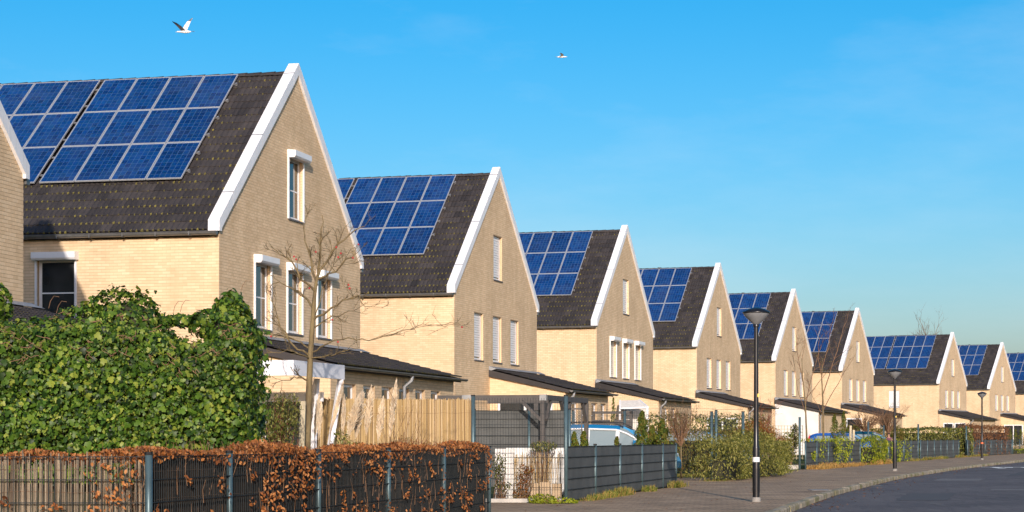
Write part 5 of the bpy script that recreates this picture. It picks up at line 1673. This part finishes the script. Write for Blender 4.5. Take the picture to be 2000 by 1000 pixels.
for i, (x, yt, Z, r, lab) in enumerate(((1254, 808, 48.6, 0.38, 'tall bright green conifer behind the low grey strip fence'), (1274, 836, 49.5, 0.3, 'short olive conifer between the two brighter ones behind the grey strip fence'),
                                       (1293, 824, 49.0, 0.42, 'green conifer at the end of the low grey strip fence'), (1140, 848, 42.0, 0.2, 'small conifer tip in front of the rear window of the blue and white car'), (1122, 850, 41.0, 0.18, 'tiny conifer tip beside the tall corner post'), (1205, 858, 47.2, 0.14, 'low conifer tip in front of the car windscreen'))):
    b = px(x, 900, Z); h = CH + (YH - yt) * Z / F
    conifer('conifer_shrub', lab, (b.x, b.y, 0), h, r, 1500)
b = px(1198, 800, 86.0); conifer('conifer_shrub', 'narrow dark column of green beside the brick annex', (b.x, b.y, 0), 2.9, 0.22, 700)
# pollard willow with bare rods
b = px(1330, 870, 56.5); twiggy('willow_shrub', 'round bare willow of thin upright rods on a short stem', (b.x, b.y, 0), 2.25, 0.75, 0.012, 34, depth=2, up=0.4, stem_h=0.95)
# olive hedge across the lawn, laurel by the pavement
hedge('olive_hedge', 'olive-brown hedge behind the lawn, between willow and laurel', [(2.6, 62.8), (5.9, 61.7)], 0.8, 0.1, 1.38, 6500, SLIM, (0.05, 0.09), MATS['olive_leaf'], MATS['hedge_core'], 0.12, 5)
hedge('tall_hedge', 'tall loose green hedge behind the silver car', [(3.4, 80.5), (8.2, 79.3)], 0.9, 0.1, 1.95, 4600, LEAF, (0.07, 0.12), MATS['laurel_leaf'], MATS['hedge_core'], 0.2, 6)
hedge('laurel_hedge', 'dense variegated laurel hedge spilling onto the pavement behind the tall lamp post', [(4.15, 53.2), (5.6, 58.0), (6.75, 62.2)], 1.15, 0.05, 1.12, 15000, SLIM, (0.045, 0.10), MATS['laurel_bright'], MATS['hedge_core'], 0.24, 7, jitter=0.8, zf=lambda q: 0.93 + 0.12 * np.sin(q * 9.0 + 1.0) * np.sin(q * 23.0))
shrub('rust_shrub', 'rust-brown leafy shrub beside the lamp post, above the laurel hedge', [(P3(1475, 842, 76), (0.75, 0.6, 0.55)), (P3(1450, 850, 76), (0.5, 0.5, 0.4)), (P3(1500, 850, 76), (0.4, 0.4, 0.4))], 2600, SLIM, (0.05, 0.09), 'rust_leaf', 'twig_red', fill=True, n_tw=60)
b = px(1497, 850, 78); twiggy('bare_shrub', 'dark tangled leafless shrub against the white annex wall', (b.x, b.y, 0), 2.9, 0.8, 0.014, 10, 'twig_red', depth=3, up=0.0, stem_h=1.2, spread=0.9)
shrub('mixed_shrub', 'yellow-green shrub filling the gap behind the laurel hedge', [(P3(1420, 862, 66), (0.55, 0.5, 0.45)), (P3(1395, 868, 66), (0.45, 0.4, 0.35)), (P3(1452, 868, 66), (0.5, 0.4, 0.35))], 2400, SLIM, (0.05, 0.09), 'laurel_bright', fill=True, n_tw=40)
shrub('mixed_shrub', 'reddish brown shrub between laurel hedge and trellis', [(P3(1508, 858, 70), (0.45, 0.4, 0.5)), (P3(1525, 868, 70), (0.35, 0.35, 0.4))], 1500, SLIM, (0.05, 0.08), 'rust_leaf', 'twig_red', fill=True, n_tw=40)
# wooden trellis
tr = empty('garden_trellis', (8.6, 79.0, 0), -R(17), 'brown square wooden trellis before the white annex wall', 'trellis')
for i in range(10):
    m = MB(); m.box((i * 0.125, 0, 0.3), (i * 0.125 + 0.02, 0.015, 1.68)); m.build('lath', MATS['timber_pale'], tr)
for i in range(11):
    m = MB(); m.box((0, -0.016, 0.35 + i * 0.13), (1.145, -0.001, 0.37 + i * 0.13)); m.build('lath', MATS['timber_pale'], tr)
shrub('leafy_shrub', 'bright green leafy shrub in front of the trellis beside the slim post', [(P3(1540, 870, 73.2), (0.34, 0.3, 0.55)), (P3(1553, 850, 73.4), (0.2, 0.2, 0.5)), (P3(1530, 885, 73.0), (0.3, 0.3, 0.4))], 1900, LEAF, (0.05, 0.085), 'laurel_leaf', fill=True)
m = MB(); m.box((7.75, 72.4, 0), (8.75, 72.55, 0.16)); tag(m.build('concrete_edging', MATS['concrete']), 'low pale concrete edging beside the slim post at the second garden', 'edging')

# low strip fences further along
def along(za, zb, n=6): return [(SX(za + (zb - za) * i / n), za + (zb - za) * i / n) for i in range(n + 1)]
def run_len(p): return sum(math.hypot(b[0] - a[0], b[1] - a[1]) for a, b in zip(p, p[1:]))
def strip_fence(label, za, zb, nb, mat='strip_grey', strips=True, name='privacy_fence'):
    p = along(za, zb); L = run_len(p)
    return fence(name, label, p, 1.03, [L * i / nb for i in range(nb + 1)], MATS[mat] if strips else None, post_r=0.035, wires=not strips, vs_step=0.1)
strip_fence('low grey strip fence with yellow-green climber in front of the twin bare trees', 72.6, 84.5, 5)
strip_fence('low grey strip fence behind the second street lamp', 87.5, 101.5, 6)
strip_fence('low pale grey strip fence before the long green hedge', 102.4, 116.5, 6)
strip_fence('low dark strip fence in front of the tall brown beech hedge', 120.0, 139.0, 8)
strip_fence('low open mesh fence in front of the row of tiny conifers', 139.4, 160.0, 7, strips=False, name='mesh_fence')
for x, z_, h, lab in ((8.8, 72.4, 1.92, 'slim tall grey-green post before the white annex wall'), (15.35, 97.9, 1.95, 'slim tall grey-green post behind the yellow-green climber'), (18.65, 102.2, 1.86, 'slim tall grey-green post beside the white doorstep'), (24.9, 120.2, 1.86, 'slim tall post between green hedge and brown hedge'), (17.0, 103.2, 1.80, 'slim post in front of the blue cars')):
    m = MB(); m.tube([(x, z_, -0.05), (x, z_, h)], 0.045, 10); m.tube([(x, z_, h), (x, z_, h + .03)], 0.05, 10); tag(m.build('fence_post', MATS['post_green'], None, True), lab, 'post', 'tall fence posts')
m = MB(); m.box((18.0, 104.0, 0.0), (18.75, 104.5, 0.28)); tag(m.build('doorstep', MATS['plaster_white']), 'bright white step in the gap between two strip fences', 'step')

# climber and shrubs over the strip fences
def climber(name, label, za, zb, n, mat, z0=0.1, z1=1.08, clump=10, size=(.05, .10)):
    root = empty(name, (SX(za), za, 0), 0, label, 'climber')
    o = np.array([SX(za), za, 0])
    cs = [(random.uniform(za, zb), random.uniform(z0, z1 - .1), random.uniform(.08, .3)) for _ in range(clump)]
    P = []
    for k in range(n):
        c = random.choice(cs); zz = random.gauss(c[0], c[2] * 1.6); P.append((SX(zz) + random.uniform(.03, .12), zz, max(.03, random.gauss(c[1], c[2]))))
    k2 = n // 2
    zt = rng.uniform(za, zb, k2)
    P = np.concatenate([np.array(P), np.stack([np.interp(zt, SZ, SXv) + rng.uniform(-.25, .06, k2), zt, z1 + rng.normal(0, .05, k2)], 1)])
    foliage(root, P - o, np.tile([.7, -.7, .3], (len(P), 1)), LEAF, rng.uniform(*size, len(P)), MATS[mat], 0.5)
    return root
climber('yellow_climber', 'yellow-green climber over the strip fence below the twin bare trees', 72.8, 82, 700, 'fresh_leaf', .3, 1.08, 9)
hedge('leafy_shrub', 'bright yellow-green shrub between two strip fences behind the lamp posts', [(SX(84.6) + .1, 84.6), (SX(88.5) + .1, 88.5)], 0.8, 0.0, 1.1, 2200, LEAF, (.06, .11), MATS['fresh_leaf'], MATS['hedge_core'], .14, 9, cat='shrub')
climber('yellow_climber', 'yellow-green climber clinging to the strip fence behind the second street lamp', 88.5, 98.5, 900, 'fresh_leaf', .1, .9, 14)

# twin bare trees and brown crowns
bare_tree('bare_tree', 'first of the twin slender bare trees, the one closer to the tall lamp', None, [(1577, 885), (1575, 840), (1573, 790), (1568, 740), (1566, 700)], [
    ([(1573, 790, 0), (1585, 740, .3), (1598, 690, .4), (1612, 655, .5)], .016), ([(1568, 745, 0), (1558, 700, -.3), (1556, 660, -.3), (1552, 640, -.3)], .016), ([(1575, 810, 0), (1560, 770, .4), (1553, 730, .5), (1549, 690, .5)], .013), ([(1566, 710, 0), (1572, 670, 0), (1570, 640, 0)], .011), ([(1572, 780, 0), (1600, 745, -.3), (1625, 715, -.3), (1645, 700, -.3)], .012)],
    78.0, 0.045, depth=3, twig='twig_brown', sub=(4, 6), sl=0.24)
bare_tree('bare_tree', 'second of the twin slender bare trees, with a spreading reddish crown', None, [(1609, 885), (1608, 840), (1607, 780), (1605, 740), (1606, 700)], [
    ([(1607, 770, 0), (1625, 715, .3), (1640, 670, .4), (1648, 640, .5), (1662, 600, .5)], .019), ([(1606, 740, 0), (1598, 700, -.3), (1600, 660, -.3), (1590, 640, -.3)], .016), ([(1608, 800, 0), (1630, 760, .4), (1650, 725, .5), (1672, 690, .5)], .016), ([(1605, 720, 0), (1618, 680, 0), (1622, 640, 0), (1632, 610, 0)], .016), ([(1608, 815, 0), (1590, 780, -.3), (1575, 755, -.3)], .011)],
    80.0, 0.05, depth=3, twig='twig_brown', sub=(5, 7), sl=0.24)
for i, (x, yt, Z, r, lab) in enumerate(((1630, 812, 84.0, 0.42, 'bushy olive conifer behind the strip fence, the broader of a pair'), (1648, 806, 85.5, 0.36, 'bluish green conifer, the taller of a pair behind the strip fence'))):
    b = px(x, 900, Z); conifer('conifer_shrub', lab, (b.x, b.y, 0), CH + (YH - yt) * Z / F, r, 900)
for i, (x, lab) in enumerate(((1660, 'grey'), (1666, 'weathered'))):
    m = MB(); b = px(x, 850, 92.0); m.bar((b.x, b.y, -.03), (b.x + .03, b.y, 1.75 - .2 * i), .12, .1); tag(m.build('timber_post', MATS['timber_pale']), lab + ' wooden post beside the conifer pair', 'post')
for x, Z, h, w_, n, lab in ((1692, 104, 2.75, 1.0, 26, 'first of two brown twiggy round-headed trees above the blue cars'), (1735, 106, 2.95, 1.15, 30, 'second, wider brown twiggy tree crossed by the second lamp post')):
    b = px(x, 880, Z); twiggy('round_head_tree', lab, (b.x, b.y, 0), h, w_ * 1.2, 0.03, n, 'twig_brown', depth=3, up=0.1, cat='tree', stem_h=1.4, spread=0.9)
hedge('green_hedge', 'long clipped green hedge behind the pale grey strip fence', [(19.8, 117.5), (25.2, 121.5)], 1.0, 0.0, 1.75, 6000, LEAF, (.08, .14), MATS['laurel_leaf'], MATS['hedge_core'], .12, 14)
hedge('green_hedge', 'loose brownish green hedge behind the white step', [(16.2, 112.0), (20.0, 116.5)], 0.9, 0.0, 1.72, 3600, LEAF, (.07, .13), MATS['olive_leaf'], MATS['hedge_core'], .2, 15)
hedge('brown_hedge', 'tall brown dry beech hedge behind the third street lamp', [(SX(121.5) - .5, 121.5), (SX(130) - .5, 130), (SX(138.5) - .5, 138.5)], 0.8, 0.0, 1.9, 6500, LEAF, (.07, .12), MATS['brown_leaf'], MATS['hedge_core_brown'], .16, 16)
for i in range(6):
    z_ = 143 + i * 2.1
    cf_ = conifer('conifer_shrub', ('first', 'second', 'third', 'fourth', 'fifth', 'last')[i] + ' tiny conifer in the row beyond the brown hedge, counted from the hedge', (SX(z_) - .8, z_, 0), 1.75, 0.42, 420)
    cf_['group'] = 'row of tiny conifers'
hedge('golden_edging', 'strip of golden low planting under the open mesh fence at the far bend', along(139.6, 158), .5, 0.0, .32, 1500, LEAF, (.06, .1), MATS['fresh_leaf'], MATS['hedge_core'], .06, 18, cat='planting')
b = px(1862, 850, 150); twiggy('trained_tree', 'small flat-topped bare tree in front of the far house windows', (b.x, b.y, 0), 2.25, 3.2, .03, 14, 'twig_brown', depth=2, up=-.05, cat='tree', stem_h=1.75)
b = px(1803, 690, 250); twiggy('bare_tree', 'hazy bare tree top showing above the solar roof of the set-apart house', (b.x, b.y, 0), 15.8, 4.5, .16, 16, 'twig_brown', depth=4, up=.2, cat='tree', stem_h=7.0, spread=.75)

# weeds and dry grass at the foot of the fences
def weeds(label, za, zb, n, mat, h=(.05, .22), clump=7, off=(.03, .3), name='grass_tufts'):
    cs = [(random.uniform(za, zb), random.uniform(.12, .5), random.uniform(.5, 1)) for _ in range(clump)]
    P, S = [], []
    for k in range(n):
        c = random.choice(cs); z_ = random.gauss(c[0], c[1]); z_ = min(max(z_, za), zb)
        P.append((SX(z_) + random.uniform(*off), z_, 0.0)); S.append(random.uniform(*h) * c[2])
    n = len(P); a = rng.random(n) * 6.283; tl = rng.normal(0, .35, n)
    x = np.stack([np.cos(a), np.sin(a), np.zeros(n)], 1); zax = np.stack([-np.sin(a) * np.sin(tl), np.cos(a) * np.sin(tl), np.cos(tl)], 1); y = np.cross(zax, x)
    V, Fc, at = scatter(BLADE_V, BLADE_F, np.array(P), np.stack([x * 2.0, y, zax], 2), np.array(S))
    o = link(name, np_mesh(name, V, Fc, MATS[mat], attr=at)); tag(o, label, 'grass', kind='stuff')
weeds('green weeds along the foot of the low grey strip fence by the car', 36.4, 47.8, 2600, 'grass_blade', clump=9)
weeds('dry orange grass along the strip fence below the twin bare trees', 72.6, 89, 4200, 'dry_grass', (.08, .28), 16, (.02, .7), 'dry_grass')
weeds('green and yellow weeds along the further strip fences', 89, 125, 3000, 'grass_blade', (.06, .24), 18, (.02, .5))
weeds('green lawn blades between car and laurel hedge', 57.2, 61.5, 6000, 'grass_blade', (.05, .12), 40, (-3.0, -.4), 'lawn_grass')
weeds('short green weeds below the laurel hedge', 52.5, 63, 1500, 'grass_blade', (.04, .12), 12, (-.3, .35))
# dry leaves on the pavement
n = 260
zz = rng.uniform(31, 75, n); xx = np.interp(zz, SZ, SXv) + rng.random(n) ** 2 * 3.4 + .1
V, Fc, at = scatter(LEAF_V, LEAF_F, np.stack([xx, zz, np.full(n, .012)], 1), frames(np.tile([0, 0, 1.0], (n, 1)), rng.random(n) * 6, .15), rng.uniform(.03, .06, n))
tag(link('fallen_leaves', np_mesh('fallen_leaves', V, Fc, MATS['brown_leaf'], attr=at)), 'scattered dry leaves lying on the pavement', 'leaves', kind='stuff')

n = 520
zz = rng.uniform(31, 95, n); xx = np.interp(zz, KZ, KXv) + .12 + rng.random(n) ** 2.5 * 1.1
V, Fc, at = scatter(LEAF_V, LEAF_F, np.stack([xx, zz, np.full(n, -.09)], 1), frames(np.tile([0, 0, 1.0], (n, 1)), rng.random(n) * 6, .2), rng.uniform(.03, .07, n))
tag(link('fallen_leaves', np_mesh('fallen_leaves', V, Fc, MATS['brown_leaf'], attr=at)), 'scattered dry leaves lying in the road along the kerb', 'leaves', kind='stuff')
# ---------------------------------------------------------------- street lamps
def street_lamp(label, x, y, collar=None, tagz=None):
    root = empty('street_lamp', (x, y, 0), 0, label, 'street lamp', 'street lamps along the pavement')
    m = MB(); m.lathe([(.085, -.02), (.085, .07), (.07, .085)], 20); m.build('base_collar', MATS['collar_grey'], root, True)
    m = MB(); m.lathe([(.066, .02), (.066, 1.0), (.064, 1.02), (.05, 1.06), (.046, 1.5), (.042, 2.4), (.038, 3.26), (.038, 3.30)], 20); m.build('pole', MATS['lamp_black'], root, True)
    m = MB(); m.lathe([(.069, .18), (.0695, .62)], 20, c=(0, 0)); m.build('access_door', MATS['lamp_black'], root, True)
    m = MB(); m.lathe([(.055, 3.25), (.06, 3.29), (.05, 3.31)], 20); m.build('head_socket', MATS['lamp_black'], root, True)
    m = MB(); m.lathe([(.05, 3.30), (.12, 3.36), (.20, 3.44), (.24, 3.50), (.245, 3.515)], 32); m.build('lamp_bowl', MATS['lamp_bowl'], root, True)
    m = MB(); m.lathe([(.252, 3.505), (.258, 3.52), (.252, 3.535), (.16, 3.585), (.06, 3.615), (.002, 3.62)], 32); m.build('lamp_cover', MATS['lamp_black'], root, True)
    if collar: m = MB(); m.lathe([(.0685, collar[0]), (.0685, collar[1])], 20); m.build('sticker_band', MATS[collar[2]], root, True)
    if tagz: m = MB(); m.box((.02, -.055, tagz), (.05, -.035, tagz + .06)); m.build('number_tag', MATS['tag_yellow'], root)
street_lamp('tall black street lamp closest to the viewer, with a white sticker band', 3.59, 36.2, (.74, .83, 'sticker_white'), 1.95)
street_lamp('middle black street lamp at the kerb, in front of the blue cars', 11.76, 69.0, None, 1.9)
street_lamp('farthest black street lamp with an orange band round its pole', 22.3, 103.6, (.85, .93, 'tag_orange'))

# ---------------------------------------------------------------- gulls
def gull(label, c, s, heading, wings):
    """body spindle with two cambered wings; wings: list of (root->tip) local direction triples"""
    root = empty('gull', c, heading, label, 'bird', 'gulls in flight')
    m = MB(); pr = [(-.5, .004), (-.42, .05), (-.3, .085), (-.1, .105), (.12, .09), (.3, .055), (.36, .05), (.44, .055), (.5, .035), (.55, .012), (.6, .003)]
    m.tube([(x * s, 0, (.02 * math.sin(x * 3)) * s) for x, r in pr], [r * s for x, r in pr], 10)
    m.add([(-.45 * s, -.03 * s, 0), (-.45 * s, .03 * s, 0), (-.72 * s, .09 * s, -.01 * s), (-.72 * s, -.09 * s, -.01 * s), (-.45 * s, 0, .012 * s), (-.70 * s, 0, .006 * s)], [(0, 3, 5, 4), (4, 5, 2, 1), (0, 1, 2, 3)])
    m.build('body', MATS['feather_white'], root, True)
    for w_ in wings:
        m = MB()
        pts = [Vector(p) for p in w_['line']]; ch = w_['chord']
        rows = []
        for p, c_ in zip(pts, ch): rows.append([p + Vector((c_ * .45, 0, 0)), p + Vector((0.0, 0, .02)), p - Vector((c_ * .55, 0, .0))])
        v = [tuple(q * s) for r_ in rows for q in r_] + [tuple((q - Vector((0, 0, .012))) * s) for r_ in rows for q in r_]
        k = len(rows) * 3
        fs, ms = [], []
        for i in range(len(rows) - 1):
            for j in range(2):
                a = i * 3 + j
                fs.append((a, a + 1, a + 4, a + 3)); ms.append(w_['top'][i]); fs.append((k + a + 3, k + a + 4, k + a + 1, k + a)); ms.append(w_['under'][i])
        b = len(m.v); m.v.extend(v); m.f.extend(fs); m.m.extend(ms)
        m.build('wing', [MATS['feather_white'], MATS['feather_grey']], root, True)
    m = MB(); m.tube([(.57 * s, 0, .018 * s), (.64 * s, 0, .005 * s)], [.014 * s, .004 * s], 6); m.build('beak', MATS['tag_yellow'], root)
g1 = px(360, 62, 55.0)
gull('larger white gull with raised wings above the big solar roof', tuple(g1), 0.42, R(168), [
    {'line': [(.05, -.05, .05), (.0, -.28, .42), (-.12, -.45, .78), (-.34, -.55, 1.02)], 'chord': [.34, .34, .26, .06], 'top': [0, 0, 1], 'under': [0, 0, 0]},
    {'line': [(.05, .05, .05), (.18, .45, .28), (.34, .75, .45), (.42, 1.0, .50)], 'chord': [.32, .30, .2, .05], 'top': [1, 1, 1], 'under': [1, 1, 1]}])
g2 = px(1097, 111, 75.0)
gull('smaller white gull high in the open sky', tuple(g2), 0.36, R(10), [
    {'line': [(.05, -.05, .05), (.0, -.4, .18), (-.2, -.8, .22), (-.4, -1.1, .18)], 'chord': [.3, .3, .22, .05], 'top': [0, 0, 1], 'under': [0, 0, 0]},
    {'line': [(.05, .05, .05), (.1, .4, .22), (.3, .8, .2), (.45, 1.1, .12)], 'chord': [.3, .28, .2, .05], 'top': [1, 1, 1], 'under': [1, 1, 1]}])

# ---------------------------------------------------------------- person by the teal car
pr = empty('person', (px(1736, 860, 98.3).x, 98.3, 0), R(150), 'person in a plum top with brown hair standing beside the dark teal car', 'person')
def skin_mesh(name, verts, edges, radii, mat, root_i=0, sub=2):
    me = bpy.data.meshes.new(name); me.from_pydata(verts, edges, []); me.materials.append(mat)
    o = link(name, me, pr)
    md = o.modifiers.new('skin', 'SKIN'); md.use_smooth_shade = True
    for i, r_s in enumerate(radii): me.skin_vertices[0].data[i].radius = r_s if isinstance(r_s, tuple) else (r_s, r_s)
    for i in range(len(verts)): me.skin_vertices[0].data[i].use_root = (i == root_i)
    o.modifiers.new('sub', 'SUBSURF').levels = sub; o.modifiers['sub'].render_levels = sub
    return o
bv = [(0, 0, .74), (0, 0, .92), (0, 0, 1.10), (0, 0, 1.20), (0, 0.01, 1.27), (0, .02, 1.36),
      (-.15, 0, 1.13), (-.20, .02, .92), (-.19, .10, .74), (.15, 0, 1.13), (.20, .02, .92), (.19, .10, .74),
      (-.08, 0, .70), (-.085, .02, .38), (-.085, -.01, .06), (-.085, .12, .035), (.08, 0, .70), (.085, .02, .38), (.085, -.01, .06), (.085, .12, .035)]
be = [(0, 1), (1, 2), (2, 3), (3, 4), (4, 5), (2, 6), (6, 7), (7, 8), (2, 9), (9, 10), (10, 11), (0, 12), (12, 13), (13, 14), (14, 15), (0, 16), (16, 17), (17, 18), (18, 19)]
br = [(.14, .10), (.125, .09), (.14, .095), .05, .048, .075, .055, .04, .028, .055, .04, .028, .075, .055, .04, .035, .075, .055, .04, .035]
skin_mesh('body', bv, be, br, MATS['skin'])
skin_mesh('shirt', [(0, 0, .76), (0, 0, .92), (0, 0, 1.10), (0, 0, 1.17), (-.15, 0, 1.13), (-.20, .02, .94), (.15, 0, 1.13), (.20, .02, .94)], [(0, 1), (1, 2), (2, 3), (2, 4), (4, 5), (2, 6), (6, 7)], [(.15, .11), (.135, .10), (.15, .105), .06, .065, .05, .065, .05], MATS['shirt_plum'])
skin_mesh('trousers', [(0, 0, .78), (-.08, 0, .70), (-.085, .02, .38), (-.085, -.01, .09), (.08, 0, .70), (.085, .02, .38), (.085, -.01, .09)], [(0, 1), (1, 2), (2, 3), (0, 4), (4, 5), (5, 6)], [(.15, .11), .085, .065, .052, .085, .065, .052], MATS['trouser_dark'])
skin_mesh('hair', [(0, -.03, 1.30), (0, -.025, 1.38), (0, .0, 1.42)], [(0, 1), (1, 2)], [.06, .082, .06], MATS['hair_brown'])

# gully cover and a lowered kerb slab near the tall lamp
gc = empty('gully_cover', (KX(52.0) + 0.22, 52.0, -0.10), -R(14), 'dark iron gully grating in the road beside the kerb', 'drain')
m = MB()
for a, b in (((-.16, -.22, .001), (-.13, .22, .012)), ((.13, -.22, .001), (.16, .22, .012)), ((-.13, -.22, .001), (.13, -.19, .012)), ((-.13, .19, .001), (.13, .22, .012))): m.box(a, b)
m.build('rim', MATS['dark_metal'], gc)
for i in range(6):
    m = MB(); m.box((-.13, -.17 + i * .06, .001), (.13, -.14 + i * .06, .011)); m.build('bar', MATS['dark_metal'], gc)
m = MB(); zz_ = 44.0; m.box((KX(zz_) - .55, zz_ - .3, 0.004), (KX(zz_) - 0.1, zz_ + .5, 0.010)); tag(m.build('paving_slab', MATS['collar_grey']), 'grey concrete slab set in the pavement at the kerb', 'slab')
